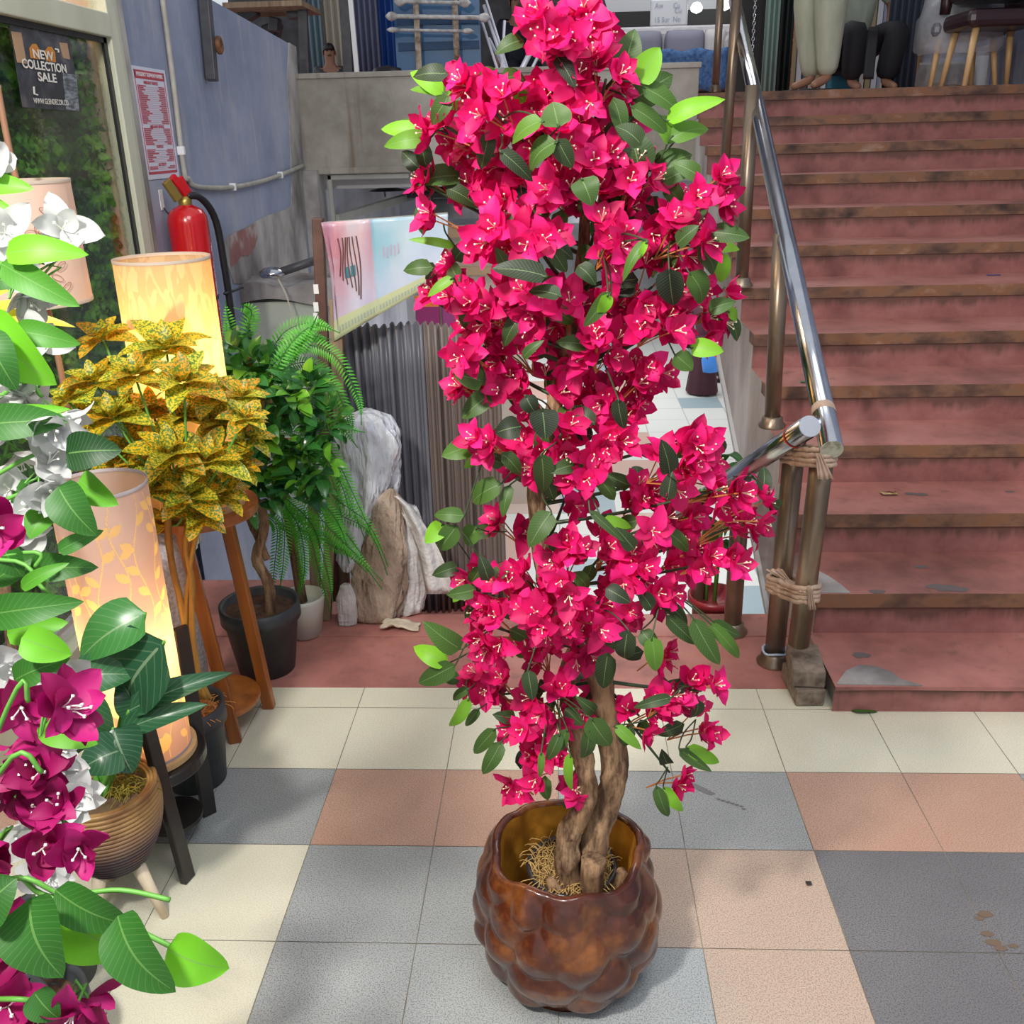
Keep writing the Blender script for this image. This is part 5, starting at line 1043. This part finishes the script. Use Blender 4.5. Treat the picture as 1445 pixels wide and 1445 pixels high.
for (u, v, r) in ros:
    c = at(u, v, y=-.36+random.uniform(-.10, .12)); s_ = r*(CAM-c).length/F; ax = (c-V((cc.x, cc.y, .62))).normalized()+V((0, -.7, .9)); ax.normalize(); e1 = ax.orthogonal().normalized(); e2 = ax.cross(e1)
    for ring, (n, el, k) in enumerate(((5, .05, 1.0), (4, .5, .85), (3, 1.0, .6))):
        for i in range(n):
            a = 2*pi*i/n+ring*.5+random.uniform(-.25, .25); d = (e1*cos(a)+e2*sin(a))*cos(el)+ax*sin(el); l = s_*1.38*k*random.uniform(.85, 1.15)
            f.blade(c+d*.004, c+d*l, l*.52, ax, random.random(), .08, .25, nu=4, nv=7, wavy=.03)
    g2.tube(smoothpath([hub, lerp(hub, c, .5)+V((0, 0, -.02)), c], 4), .0028, 6)
f.build('foliage', K['croton'], t, True); g2.build('branch', K['gstem'], t, True)
# elephant ear plant in the ribbed basket pot
bc = V((-.43, -.80, 0)); pr = at(160, 1180, y=-.80); bc.x = pr.x
t = thing('elephant_ear_plant', 'broad leaved plant in a ribbed brown pot on three wooden legs', 'potted plant', bc)
zr = at(160, 1112, y=-.80).z; zbot = at(160, 1236, y=-.86).z; zbot = max(.10, zbot); hR = .112
f = MB(); prof = []; nr = 18
for i in range(nr*4+1):
    q = i/(nr*4); z = lerp(zbot, zr, q); rad_ = hR*(sin(pi*(.17+.43*q))**.75)*(1 if q < .999 else 1); prof.append((rad_+.0032*abs(sin(pi*i/4)), z))
prof = [(0, zbot)]+prof
rt_ = prof[-1][0]
f.lathe([(r_-.004 if r_ else 0, z_) for r_, z_ in prof[::4]]+[(rt_-.004, zr)], (bc.x, bc.y, 0), 56)
for r_, z_ in prof[1::4]: f.tube([V((bc.x, bc.y, z_))+V((cos(a), sin(a), 0))*(r_-.0025) for a in [2*pi*k/56 for k in range(57)]], .0043, 8, False)
m = K['basket'] = mat('ribbed_brown_lacquer', rough=.35); s = N(m, 'ShaderNodeSeparateXYZ'); L(m, coord(m, 'Generated'), s.inputs[0]); nn = nz(m, coord(m, 'Object', (1, 1, 1)), 9, 4)
c = ramp(m, s.outputs[2], [(.0, (.05, .03, .035)), (.32, (.09, .055, .06)), (.5, (.30, .17, .10)), (.75, (.42, .24, .09)), (1, (.48, .27, .09))])
base(m, mix(m, ramp(m, nn, [(.52, (0, 0, 0)), (.66, (.7, .7, .7))]), c, (.2, .07, .02)))
for q in range(3): f.tube([V((bc.x, bc.y, zr+.002-q*.002))+V((cos(a), sin(a), 0))*(rt_-.002-q*.007) for a in [2*pi*k/48 for k in range(49)]], .0042, 8, False)
f.lathe([(rt_-.018, zr), (rt_-.022, zr-.03), (0, zr-.03)], (bc.x, bc.y, 0), 40); f.build('pot', K['basket'], t, True)
for a in (-.35, -1.9, 2.3):
    f = MB(); d = V((cos(a), sin(a), 0)); f.tube([V((bc.x, bc.y, zbot+.02))+d*.045, V((bc.x, bc.y, 0))+d*.105], [.017, .009], 14); f.build('leg', K['cwood'], t, True)
f = MB(); f.grid(lambda u, v: V((bc.x+cos(2*pi*u)*(rt_-.02)*v, bc.y+sin(2*pi*u)*(rt_-.02)*v, zr-.022+.004*noise.noise(V((u*5, v*4, 0))))), 24, 5); f.build('soil', noisy('brown_gloss_soil', [(.3, (.12, .07, .04)), (.7, (.25, .17, .11))], 14, .25, bs=.3), t, True)
random.seed(8); fibres(t, (bc.x+.035, bc.y+.02), .035, zr-.015, 90, C_('olive_fibre', (.25, .2, .02)), .035)
ctr = V((bc.x, bc.y, zr-.02)); EA = MB(); ST = MB()
def ear(bu, bv, tu, tv, wpx, y, tint, dy=0, bend=.12, cup=.25, mb=None, stem=True):
    a = at(bu, bv, y=y); b = at(tu, tv, y=y+dy); s_ = (CAM-a).length/F
    (mb or EA).blade(a, b, wpx*s_, V((.1, -.75, .65)), tint, bend, cup, nu=8, nv=12, fat=.28, wavy=.02)
    if stem: ST.tube(smoothpath([ctr+V((random.uniform(-.015, .015), random.uniform(-.01, .01), 0)), lerp(ctr, a, .5)+V((0, .02, .02)), a], 5), [.006-.00025*i for i in range(11)], 8)
ear(232, 905, 165, 1008, 100, -.82, .3, .04); ear(205, 865, 105, 928, 62, -.78, .9, -.05); ear(105, 955, 188, 950, 48, -.84, .6, .02)
ear(182, 1003, 322, 946, 30, -.84, .4, .05, .12, .4); ear(170, 1032, 288, 992, 30, -.86, .5, .03, .1, .4); ear(160, 1028, 185, 1092, 60, -.90, .2, -.04, .1); ear(172, 1058, 110, 1085, 52, -.92, .35, -.05, .15)
ear(200, 1000, 168, 960, 46, -.80, .3); ear(130, 1050, 85, 1010, 40, -.80, .5); ear(120, 980, 150, 1060, 50, -.85, .55)
ear(90, 1000, 130, 1060, 50, -.85, .8); ear(70, 960, 128, 985, 34, -.84, .8)
EA.build('leaf', K['ear'], t, True); ST.build('stem', K['gstem'], t, True)

# ---------------------------------------------------------------- blossoms
def flower(mb, sm, c, d, s, inner=True, nu=4, nv=5, rnd=(.0, 1)):
    d = V(d).normalized(); e1 = d.orthogonal().normalized(); e2 = d.cross(e1); a0 = random.random()*6.28; op = random.uniform(.85, 1.35)
    for ring in range(2 if inner else 1):
        for k in range(3):
            a = a0+k*2.094+ring*1.05+random.uniform(-.2, .2); r = (e1*cos(a)+e2*sin(a)); th = op-.22*ring+random.uniform(-.15, .15)
            dd = d*cos(th)+r*sin(th); l = s*(1-.14*ring)*random.uniform(.85, 1.15)
            mb.blade(c, c+dd*l, l*.76, d-r*.35+V((random.uniform(-.3, .3), random.uniform(-.3, .3), random.uniform(-.3, .3))), random.uniform(*rnd), -.10+random.uniform(-.08, .25), .26, nu=nu, nv=nv, fat=.48, wavy=.05)
    for k in range(3):
        a = a0+k*2.1+.7; r = (e1*cos(a)+e2*sin(a)); q = c+d*s*.55+r*s*.16; sm.tube([c, c+d*s*.3+r*s*.05, q], s*.016, 4, False)
        sm.box(q, (s*.055,)*3, Matrix.Rotation(random.random()*3, 3, 'X'))
# ---------------------------------------------------------------- main tree in the carved pot
TC = V((.618, -.935, 0))
tree = thing('bougainvillea_tree', 'tall artificial tree with hot pink blossoms in the carved brown pot', 'artificial tree', (TC.x, TC.y, .1))
potT = thing('planter', 'round carved glossy brown wooden pot holding the pink tree', 'planter', TC)
random.seed(2)
bumps = []
for row, (zc_, n, sz) in enumerate(((.255, 9, .052), (.205, 10, .056), (.150, 10, .062), (.098, 10, .060), (.048, 9, .056))):
    for j in range(n): bumps.append((2*pi*(j+.5*(row % 2))/n+random.uniform(-.22, .22), zc_+random.uniform(-.018, .018), sz*random.uniform(.85, 1.35)))
def potr(z):
    q = z/.295
    pts = [(0, .128), (.12, .152), (.35, .174), (.55, .175), (.75, .166), (.9, .155), (1, .148)]
    for (a, ra), (b, rb) in zip(pts, pts[1:]):
        if q <= b: k = (q-a)/(b-a); k = k*k*(3-2*k)*.5+k*.5; return lerp(ra, rb, k)
    return .148
def potsurf(a, z):
    r = potr(z); best = -1
    hs = []
    for (ba, bz, bs) in bumps:
        da = (a-ba+pi) % (2*pi)-pi; dx = da*r; dz = (z-bz)*1.0; d2 = (dx*dx+dz*dz)/(bs*bs)
        hs.append(.026*(1-d2)**1.0)
    h = max(hs); h = max(h, .006) if z > .01 else .006
    fade = min(1, z/.02)*(1-max(0, (z-.27)/.03))
    return r+(h-.012)*max(0, fade)+.002*noise.noise(V((cos(a)*6, sin(a)*6, z*30)))
f = MB(); na, nz_ = 220, 84
def prim(a): return .005*sin(a*3+.6)+.003*sin(a*8)
f.grid(lambda u, v: V((TC.x+cos(2*pi*u)*potsurf(2*pi*u, v*.285), TC.y+sin(2*pi*u)*potsurf(2*pi*u, v*.285), v*.285+(prim(2*pi*u)*max(0, v-.7)/.3))), na, nz_)
def lip(u, v):
    a = 2*pi*u; k = v*pi; r = potsurf(a, .285)-.009+.009*cos(k); return V((TC.x+cos(a)*r, TC.y+sin(a)*r, .285+prim(a)+.007*sin(k)))
f.grid(lip, na, 6)
f.add([V((TC.x+cos(2*pi*j/60)*.13, TC.y+sin(2*pi*j/60)*.13, .001)) for j in range(60)], [tuple(range(60))])
f.build('pot_shell', K['pot'], potT, True)
f = MB(); f.grid(lambda u, v: (lambda a, r, z: V((TC.x+cos(a)*r, TC.y+sin(a)*r, z)))(2*pi*u, lerp(potsurf(2*pi*u, .285)-.018, .120, v), lerp(.285+prim(2*pi*u), .06, v)), 90, 10)
f.add([V((TC.x+cos(2*pi*j/40)*.122, TC.y+sin(2*pi*j/40)*.122, .061)) for j in range(40)], [tuple(range(40))]); f.build('pot_lining', K['potin'], potT, True)
ic = V((TC.x+.010, TC.y+.012, .092)); f = MB()
f.lathe([(.06, 0), (.083, .12), (.090, .135), (.091, .142), (.085, .146), (.079, .138), (.074, .12)], ic, 44); f.build('inner_pot', K['black'], tree, True)
f = MB(); f.grid(lambda u, v: V((ic.x+cos(2*pi*u)*.078*v, ic.y+sin(2*pi*u)*.078*v, ic.z+.125+.02*(1-v)+.008*noise.noise(V((cos(6.28*u)*v*5, sin(6.28*u)*v*5, 1))))), 30, 8); f.build('coir_mat', K['coir'], tree, True)
fibres(tree, ic, .078, ic.z+.135, 420, K['fibre'], .03, 'coir_fibre')
def pxpath(pts, dy=None, n=6):
    return smoothpath([at(p[0], p[1], y=TC.y+(p[2] if len(p) > 2 else 0)) for p in pts], n)
def tap(n, a, b): return [lerp(a, b, i/(n-1)) for i in range(n)]
P = pxpath([(836, 1262, -.01), (836, 1195, -.01), (858, 1130, 0), (868, 1080, .01), (858, 1030, .01), (846, 960, 0), (812, 890, 0), (776, 830, 0), (764, 780, 0), (758, 700, 0), (764, 640, 0), (785, 560, 0), (808, 460, 0), (822, 360, 0), (826, 280, 0), (822, 180, 0), (815, 90, 0)])
rr_ = [lerp(.027, .025, min(1, i/18)) if i < 24 else max(.007, lerp(.024, .0155, min(1, (i-24)/22))-max(0, (i-56)*.00028)) for i in range(len(P))]
f = MB(); f.tube(P, rr_, 22, wob=.28); f.build('trunk', K['bark'], tree, True)
P = pxpath([(806, 1262, -.03), (800, 1205, -.03), (806, 1170, -.03), (826, 1130, -.03), (826, 1085, -.02), (812, 1030, -.01), (800, 960, 0), (820, 900, .01)])
f = MB(); f.tube(P, tap(len(P), .025, .014), 20, wob=.35); f.build('trunk', K['bark'], tree, True)
P = pxpath([(838, 1265, -.05), (836, 1212, -.055)], n=3); f = MB(); f.tube(P, .022, 16, wob=.4); f.build('trunk_stub', K['bark'], tree, True)
P = pxpath([(790, 1262, -.05), (775, 1240, -.055)], n=3); f = MB(); f.tube(P, tap(len(P), .018, .008), 12, wob=.5); f.build('root', K['bark'], tree, True); f = MB(); f.tube(pxpath([(862, 1262, -.02), (880, 1228, -.01)], n=3), [.02, .016, .013, .01], 12, wob=.5); f.build('root', K['bark'], tree, True)
BL = [(790, 32, 36), (832, 28, 32), (765, 62, 26), (815, 80, 40), (855, 112, 42), (800, 118, 30), (688, 122, 22), (655, 120, 11),
 (628, 178, 26), (655, 200, 30), (700, 160, 40), (752, 152, 42), (812, 160, 48), (868, 152, 32), (775, 205, 44), (712, 215, 42), (842, 220, 40), (645, 262, 34), (604, 262, 18), (622, 308, 22),
 (715, 275, 46), (700, 322, 40), (748, 330, 38), (795, 270, 42), (850, 285, 42), (898, 262, 36), (940, 302, 44), (1002, 272, 30), (962, 335, 38), (905, 335, 40), (852, 350, 42),
 (632, 388, 30), (612, 425, 20), (655, 418, 28), (700, 430, 38), (752, 430, 40), (800, 440, 42), (860, 425, 42), (920, 405, 40), (968, 385, 34), (1012, 432, 26), (982, 455, 34), (930, 462, 42),
 (642, 492, 26), (682, 488, 38), (732, 500, 40), (790, 500, 44), (850, 500, 44), (908, 512, 38), (880, 555, 42), (820, 560, 40), (762, 560, 34), (702, 540, 34), (652, 552, 14),
 (688, 628, 26), (738, 632, 32), (792, 612, 34), (850, 620, 34), (828, 662, 30), (762, 655, 20), (798, 702, 22), (888, 598, 26),
 (985, 612, 24), (948, 660, 36), (992, 655, 36), (902, 702, 28), (1020, 690, 34), (962, 722, 42), (1030, 745, 36), (1075, 715, 26), (1012, 792, 32), (962, 785, 36), (920, 742, 30),
 (715, 752, 28), (668, 802, 24), (692, 838, 36), (745, 820, 42), (795, 800, 44), (850, 782, 42), (902, 805, 40), (700, 886, 42), (762, 872, 42), (822, 862, 42), (882, 850, 36), (935, 838, 26),
 (668, 965, 28), (708, 980, 40), (762, 930, 40), (812, 905, 34), (780, 990, 38), (832, 988, 28), (742, 1022, 32), (768, 1075, 32), (732, 1105, 20), (805, 1115, 24),
 (928, 925, 18), (902, 1010, 30), (950, 1000, 38), (990, 975, 24), (985, 1022, 26), (945, 1090, 20)]
random.seed(31)
def axis_at(z):      # rough trunk axis
    return V((TC.x+.02, TC.y, z))
SP = {}
CEN = []
for bi, (u, v, r) in enumerate(BL):
    y0 = TC.y+random.uniform(-.10, .03)
    c = at(u, v, y=y0); k = (CAM-c).length/F; R_ = r*k; CEN.append(c)
    fm, sm, tm = MB(), MB(), MB(); n = max(2, int(round((r/13.2)**1.75)))
    ax = axis_at(c.z-.05)
    for i in range(n):
        while 1:
            q = V((random.uniform(-1, 1), random.uniform(-1, 1), random.uniform(-1, 1)))
            if .25 < q.length < 1: break
        p = c+V((q.x*R_*.85, q.y*R_*1.1, q.z*R_*.85)); d = (p-ax)*2.2+V((q.x, q.y-.9, q.z+.25))*.35
        flower(fm, sm, p, d, random.uniform(.034, .043))
        b = lerp(c, ax, .25)+V((0, 0, -.02)); dn = V(d).normalized(); tm.tube([b, lerp(b, p, .6)-dn*.008, p-dn*.001], .0013, 4, False)
    o = fm.build('flower_cluster', K['pink'], tree, True)
    s = sm.build('stamens', K['stamen'], o); t2 = tm.build('flower_stem', K['stemo'], o)
CENZ = CEN
# leaves: (base u, v, tip u, v, width px, tint, toward camera)
LF = [(626, 132, 577, 98, 20, .95, 0), (642, 138, 578, 122, 15, .75, .01), (692, 166, 617, 144, 16, .9, 0), (602, 188, 536, 180, 22, .95, 0), (606, 196, 540, 204, 22, .7, -.02), (612, 180, 558, 171, 16, .35, .02),
 (742, 150, 721, 119, 20, .8, 0), (766, 170, 718, 200, 26, .6, -.12), (788, 180, 780, 143, 36, .5, -.12), (786, 200, 741, 240, 34, .45, -.12), (786, 196, 808, 238, 24, .1, -.12), (705, 212, 754, 256, 20, .05, -.12),
 (652, 248, 582, 256, 34, .4, .04), (612, 285, 586, 312, 22, .75, .04), (820, 252, 836, 288, 34, .35, -.14), (642, 348, 577, 336, 11, .8, -.02), (683, 352, 650, 338, 18, .6, -.05), (640, 392, 602, 418, 14, .75, -.1),
 (772, 390, 694, 376, 30, .03, -.13), (792, 418, 745, 408, 22, .1, -.13), (858, 414, 845, 446, 18, .95, -.16), (862, 412, 824, 462, 20, .35, -.14), (786, 80, 812, 122, 20, .0, -.06),
 (880, 102, 896, 40, 32, .3, 0), (898, 116, 932, 66, 32, .85, -.03), (892, 142, 951, 104, 36, .25, .02), (906, 122, 962, 157, 26, .5, -.03), (940, 170, 1021, 136, 22, .97, -.02), (945, 196, 1002, 177, 24, .6, -.02),
 (950, 202, 924, 160, 30, .7, -.01), (890, 150, 944, 188, 22, .45, -.03), (902, 242, 888, 180, 44, .2, -.02), (925, 242, 975, 216, 34, .4, .01), (934, 256, 986, 234, 20, .35, -.02), (940, 262, 966, 292, 22, .5, .0),
 (1003, 328, 1058, 334, 24, .3, -.05), (985, 350, 1013, 386, 32, .3, -.05), (1006, 352, 1046, 349, 17, .8, 0), (1016, 356, 1020, 402, 21, .85, 0), (972, 384, 996, 430, 32, .5, -.05), (944, 378, 950, 434, 34, .0, -.08),
 (974, 490, 1021, 495, 24, .92, -.04), (952, 500, 978, 522, 26, .5, -.02), (912, 338, 876, 396, 14, .55, -.13), (1026, 440, 1043, 450, 16, .8, 0), (912, 340, 900, 368, 8, .97, -.14),
 (682, 538, 640, 527, 28, .4, -.05), (692, 556, 651, 590, 28, .4, -.02), (666, 629, 624, 643, 28, .55, -.02), (682, 636, 654, 662, 14, .75, 0), (712, 656, 668, 640, 22, .25, -.02), (708, 682, 661, 709, 30, .5, -.03), (720, 684, 708, 730, 16, .4, -.02),
 (765, 576, 770, 620, 38, .0, -.13), (735, 602, 698, 610, 30, .0, -.1), (742, 558, 756, 585, 24, .0, -.12), (764, 640, 768, 698, 28, .2, -.07), (778, 722, 745, 772, 30, .35, -.06),
 (655, 728, 611, 726, 20, .45, -.05), (626, 740, 600, 766, 24, .92, -.03), (645, 742, 618, 778, 27, .4, -.05), (674, 745, 655, 768, 27, .5, -.03), (668, 812, 638, 850, 20, .85, .02), (680, 800, 660, 830, 18, .3, .0),
 (650, 916, 599, 880, 30, .45, -.04), (632, 936, 582, 912, 25, .95, -.03), (643, 938, 588, 966, 27, .35, -.04), (886, 888, 880, 936, 27, .05, -.1), (920, 898, 926, 950, 24, .6, -.1), (905, 890, 930, 920, 22, .3, -.08),
 (940, 868, 986, 912, 20, .2, -.06), (978, 872, 1016, 942, 26, .35, -.06), (1000, 878, 1050, 934, 17, .55, -.05), (930, 846, 976, 884, 18, .15, -.05), (1005, 876, 1046, 900, 16, .25, -.04), (850, 733, 894, 744, 15, .8, -.1), (832, 720, 882, 766, 12, .2, -.1),
 (662, 984, 634, 1031, 17, .8, -.03), (676, 1000, 656, 1026, 12, .3, -.02), (700, 1028, 666, 1066, 19, .4, -.03), (708, 1046, 680, 1096, 21, .4, -.03), (662, 972, 636, 988, 13, .3, -.02), (832, 1012, 862, 1056, 30, .4, -.12),
 (790, 1034, 772, 1076, 17, .3, -.1), (830, 1028, 824, 1076, 20, .25, -.12), (804, 1062, 804, 1120, 13, .8, -.12), (868, 1024, 906, 1058, 15, .7, -.1), (800, 1028, 790, 1062, 14, .4, -.1), (764, 1060, 762, 1100, 9, .6, -.1),
 (958, 1056, 1004, 1090, 15, .3, -.02), (968, 1054, 1018, 1078, 18, .8, -.02), (926, 1108, 944, 1158, 16, .35, -.02), (936, 1110, 964, 1148, 16, .85, -.01), (948, 984, 894, 998, 15, .15, -.12), (945, 668, 935, 622, 26, .03, -.12), (942, 705, 948, 665, 22, .03, -.1),
 (872, 562, 880, 608, 20, .02, -.12), (745, 945, 752, 990, 20, .1, -.1), (858, 920, 850, 975, 26, .1, -.06), (840, 1005, 815, 985, 16, .2, -.1), (738, 505, 765, 480, 14, .3, -.1), (920, 860, 900, 830, 20, .1, -.08), (895, 775, 870, 745, 20, .1, -.1), (855, 830, 890, 850, 22, .03, -.12),
 (778, 350, 800, 385, 20, .2, -.08), (905, 205, 870, 175, 30, .15, -.1), (720, 385, 700, 350, 18, .3, -.08), (815, 375, 842, 400, 24, .1, -.1), (955, 345, 985, 318, 22, .25, -.08)]
random.seed(77)
import collections
EXTRA = MB()
for li, l in enumerate(LF):
    b = at(l[0], l[1], y=TC.y+l[6]-.03); c = min(CEN, key=lambda q: (q-b).length)
    tpt = at(l[2], l[3], y=TC.y+l[6]-.03+random.uniform(-.025, .02)); wd = l[4]*(CAM-b).length/F*1.12
    fm = MB() if li < 98 else EXTRA
    fm.blade(b, tpt, wd, V((random.uniform(-.35, .35), -.8, random.uniform(.2, .7))), l[5], random.uniform(.05, .16), .18, nu=4, nv=9, fat=.36, wavy=.01)
    if li >= 98: continue
    o = fm.build('leaf', K['leaf'], tree, True); tm = MB()
    mid = lerp(b, c, .5)+V((random.uniform(-.01, .01), .01, random.uniform(-.015, .015)))
    tm.tube(smoothpath([c+V((0, .03, -.01)), mid, b, lerp(b, tpt, .12)], 4), .0014, 5, False); tm.build('leaf_stem', K['twig'], o, True)
# inner leaves and branches
fm = EXTRA; tm = MB()
for i in range(190):
    c = random.choice(CEN); q = V((random.uniform(-1, 1), random.uniform(-.2, 1), random.uniform(-1, 1))).normalized()
    p = c+q*.025; fm.blade(p, p+(q+V((0, 0, -.5))).normalized()*random.uniform(.04, .06), .026, V((random.uniform(-.5, .5), -1, .4)), random.uniform(0, .45), .12, .2, nu=3, nv=6, fat=.36)
fm.build('inner_foliage', K['leaf'], tree, True)['kind'] = 'stuff'
trunkP = pxpath([(846, 960), (812, 890), (776, 830), (764, 780), (758, 700), (764, 640), (785, 560), (808, 460), (822, 360), (826, 280), (822, 180), (815, 90)])
for i, c in enumerate(CEN):
    if i % 2: continue
    cands = [p for p in trunkP if p.z < c.z-.02] or [trunkP[0]]
    p0 = min(cands, key=lambda p: abs((c.z-p.z)-.09)+(c-p).length*.2); tm.tube(smoothpath([p0, lerp(p0, c, .5)+V((0, .02, -.015)), c], 5), tap(11, .0042, .002), 6)
tm.build('branch', K['twig'], tree, True)

# ---------------------------------------------------------------- foreground bougainvilleas at the left edge
def fg_plant(name, label, potloc, hubz, flowers, pm, leaves, sm_, d0, twigs):
    t = thing(name, label, 'artificial plant', potloc)
    nursery(t, potloc, .10, .14, .26, K['dgrey'], .22, K['soil'])
    f = MB(); hub = V((potloc[0], potloc[1], hubz)); f.tube([V(potloc)+V((0, 0, .2)), V(potloc)+V((.02, .02, .6)), hub], [.02, .017, .012], 12, wob=.3); f.build('trunk', K['bark'], t, True)
    for (u, v, r) in flowers:
        c = at(u, v, d=d0+random.uniform(-.03, .08)); k = (CAM-c).length/F*r; fm, s_, tm = MB(), MB(), MB(); n = max(1, int(round((r/22)**1.5)))
        for i in range(n):
            q = V((random.gauss(0, 1), random.gauss(0, 1), random.gauss(0, 1))).normalized()*k*.5*(n > 1); d = V((.55, -.9, .2))*.8+q.normalized()*.9 if q.length else V((.5, -1, .3))
            flower(fm, s_, c+q, d, random.uniform(.042, .054), nu=6, nv=8); tm.tube([c+q, c+q*.5-V(d).normalized()*.02, lerp(c, hub, .06)], .0018, 5, False)
        o = fm.build('flower_cluster', pm, t, True); s_.build('stamens', sm_, o); tm.build('flower_stem', K['gstem'], o, True)
    for (bu, bv, tu, tv, wpx, ti, dd) in leaves:
        b = at(bu, bv, d=d0+dd); e = at(tu, tv, d=d0+dd+random.uniform(-.03, .01)); fm = MB()
        fm.blade(b, e, wpx*(CAM-b).length/F*1.1, V((random.uniform(-.3, .3), -.9, .45)), ti, random.uniform(.06, .14), .2, nu=8, nv=14, fat=.36, wavy=.012)
        o = fm.build('leaf', K['leafbig'], t, True)
    tm = MB()
    for pl in twigs: tm.tube(smoothpath([hub]+[at(u, v, d=d0) for u, v in pl], 6), .0028, 6)
    tm.build('stem', K['gstem'], t, True)
random.seed(5)
PL = at(-190, 900, d=1.25)
fg_plant('bougainvillea', 'white blossomed plant with large green leaves at the upper left edge', (-.36, -1.36, 0), 1.05,
 [(88, 325, 26), (70, 372, 40), (30, 395, 34), (8, 330, 20), (48, 545, 36), (75, 575, 38), (15, 570, 30), (22, 632, 34), (55, 672, 36), (15, 690, 28), (75, 700, 22), (38, 742, 20), (58, 478, 18), (10, 520, 18), (-6, 230, 20)], K['white'],
 [(-22, 262, 44, 264, 24, .9, 0), (-20, 290, 22, 302, 20, .95, 0), (8, 358, 118, 354, 34, .97, -.06), (2, 372, 106, 430, 34, .6, -.05), (-20, 398, 40, 396, 26, .35, 0), (20, 466, 110, 484, 30, .6, -.02), (-22, 452, 68, 542, 62, .92, -.04), (-20, 470, 20, 548, 44, .3, -.07),
  (-30, 600, 94, 592, 42, .35, -.05), (-20, 590, 95, 575, 18, .9, -.04), (93, 640, 167, 634, 46, .0, -.06), (82, 686, 131, 756, 50, .3, -.05), (112, 676, 160, 712, 36, .75, -.02), (68, 722, 40, 758, 34, .65, 0), (82, 778, 144, 748, 20, .5, .0),
  (42, 802, 132, 800, 34, .35, .04), (30, 830, 92, 794, 18, .65, -.02), (-20, 868, 106, 850, 40, .4, -.05), (10, 895, 92, 878, 32, .8, 0), (0, 760, 30, 816, 40, .35, 0), (20, 690, 70, 712, 30, .4, .05), (-10, 820, 60, 780, 30, .4, .05)],
 K['wstamen'], 1.22, [[(0, 375), (30, 362)], [(0, 560), (60, 560)], [(20, 700), (90, 690)], [(0, 790), (60, 830), (90, 860)], [(30, 650), (70, 660), (95, 650)], [(30, 780), (50, 800)]])
random.seed(6)
fg_plant('bougainvillea', 'deep magenta and white blossomed plant at the lower left edge', (-.20, -1.62, 0), .62,
 [(30, 985, 34), (72, 1010, 36), (48, 1035, 30), (20, 1080, 44), (68, 1092, 34), (90, 1165, 40), (60, 1200, 40), (112, 1195, 28), (5, 1180, 34), (2, 1350, 44), (40, 1400, 44), (10, 1430, 40), (118, 1405, 30), (140, 1435, 30), (-4, 745, 16)], K['magenta'],
 [(42, 1268, 76, 1384, 82, .3, -.04), (88, 1292, 178, 1348, 66, .95, 0), (166, 1292, 236, 1408, 66, .35, -.04), (236, 1338, 320, 1372, 56, .95, -.02), (78, 1256, 182, 1312, 46, .35, -.02), (-30, 1290, 20, 1240, 60, .25, -.06), (48, 1400, 82, 1440, 38, .3, -.04),
  (30, 900, 100, 925, 40, .9, .03), (60, 1010, 130, 1050, 44, .8, .05), (20, 960, 90, 930, 34, .4, .06)],
 K['wstamen'], 1.02, [[(0, 1250), (90, 1262), (170, 1256), (240, 1270)], [(0, 1250), (60, 1262), (160, 1298), (230, 1330), (268, 1352)], [(0, 1410), (60, 1412), (110, 1400)], [(0, 1090), (60, 1090)], [(10, 1000), (40, 990)]])
random.seed(9)
wf2 = thing('bougainvillea', 'small white blossoms showing behind the deep magenta ones', 'artificial plant', (-.34, -1.20, 0))
nursery(wf2, (-.34, -1.20, 0), .07, .09, .16, K['dgrey'], .13, K['soil'])
hub = V((-.30, -1.15, .45)); f = MB(); f.tube([(-.34, -1.20, .12), hub, at(10, 1100, d=1.3)], [.010, .007, .004], 8); f.build('stem', K['gstem'], wf2, True)
for (u, v, r) in ((80, 945, 28), (18, 950, 32), (60, 1010, 22), (78, 1058, 24), (75, 1130, 34), (40, 1170, 28), (55, 1230, 24), (95, 1110, 22)):
    c = at(u, v, d=1.28); fm, s_ = MB(), MB()
    for i in range(2): flower(fm, s_, c+V((random.uniform(-.015, .015), 0, random.uniform(-.015, .015))), V((random.uniform(-.2, .9), -.9, random.uniform(-.3, .5))), .046)
    o = fm.build('flower_cluster', K['white'], wf2, True); s_.build('stamens', K['wstamen'], o)
    tm = MB(); tm.tube([hub, c], .0018, 5); tm.build('flower_stem', K['gstem'], o, True)
# striped cordyline leaves behind the white blossoms
cy = thing('cordyline', 'yellow edged long leaves behind the white blossoms at the left edge', 'artificial plant', (-.42, -1.0, 0))
nursery(cy, (-.42, -1.0, 0), .07, .09, .16, K['dgrey'], .13, K['soil'])
f = MB(); hub = at(-40, 470, d=1.6); f.tube([(-.42, -1.0, .12), (hub.x, hub.y, hub.z)], [.012, .009], 8); f.build('stem', K['bark'], cy, True)
f = MB(); hb = lambda: hub+V((0, random.uniform(-.01, .01), random.uniform(-.02, .02)))
for (tu, tv, w_, ti) in ((92, 446, 24, .7), (70, 418, 20, .9), (72, 455, 22, .2), (40, 500, 22, .6), (30, 390, 20, .8), (10, 540, 24, .5), (60, 475, 16, .1)):
    e = at(tu, tv, d=1.55); b = hb(); f.blade(b, e, w_*1.6/F*1.1, V((0, -.6, .8)), ti, .12, .3, nu=4, nv=12, fat=.3)
f.build('leaf', K['cordy'], cy, True)
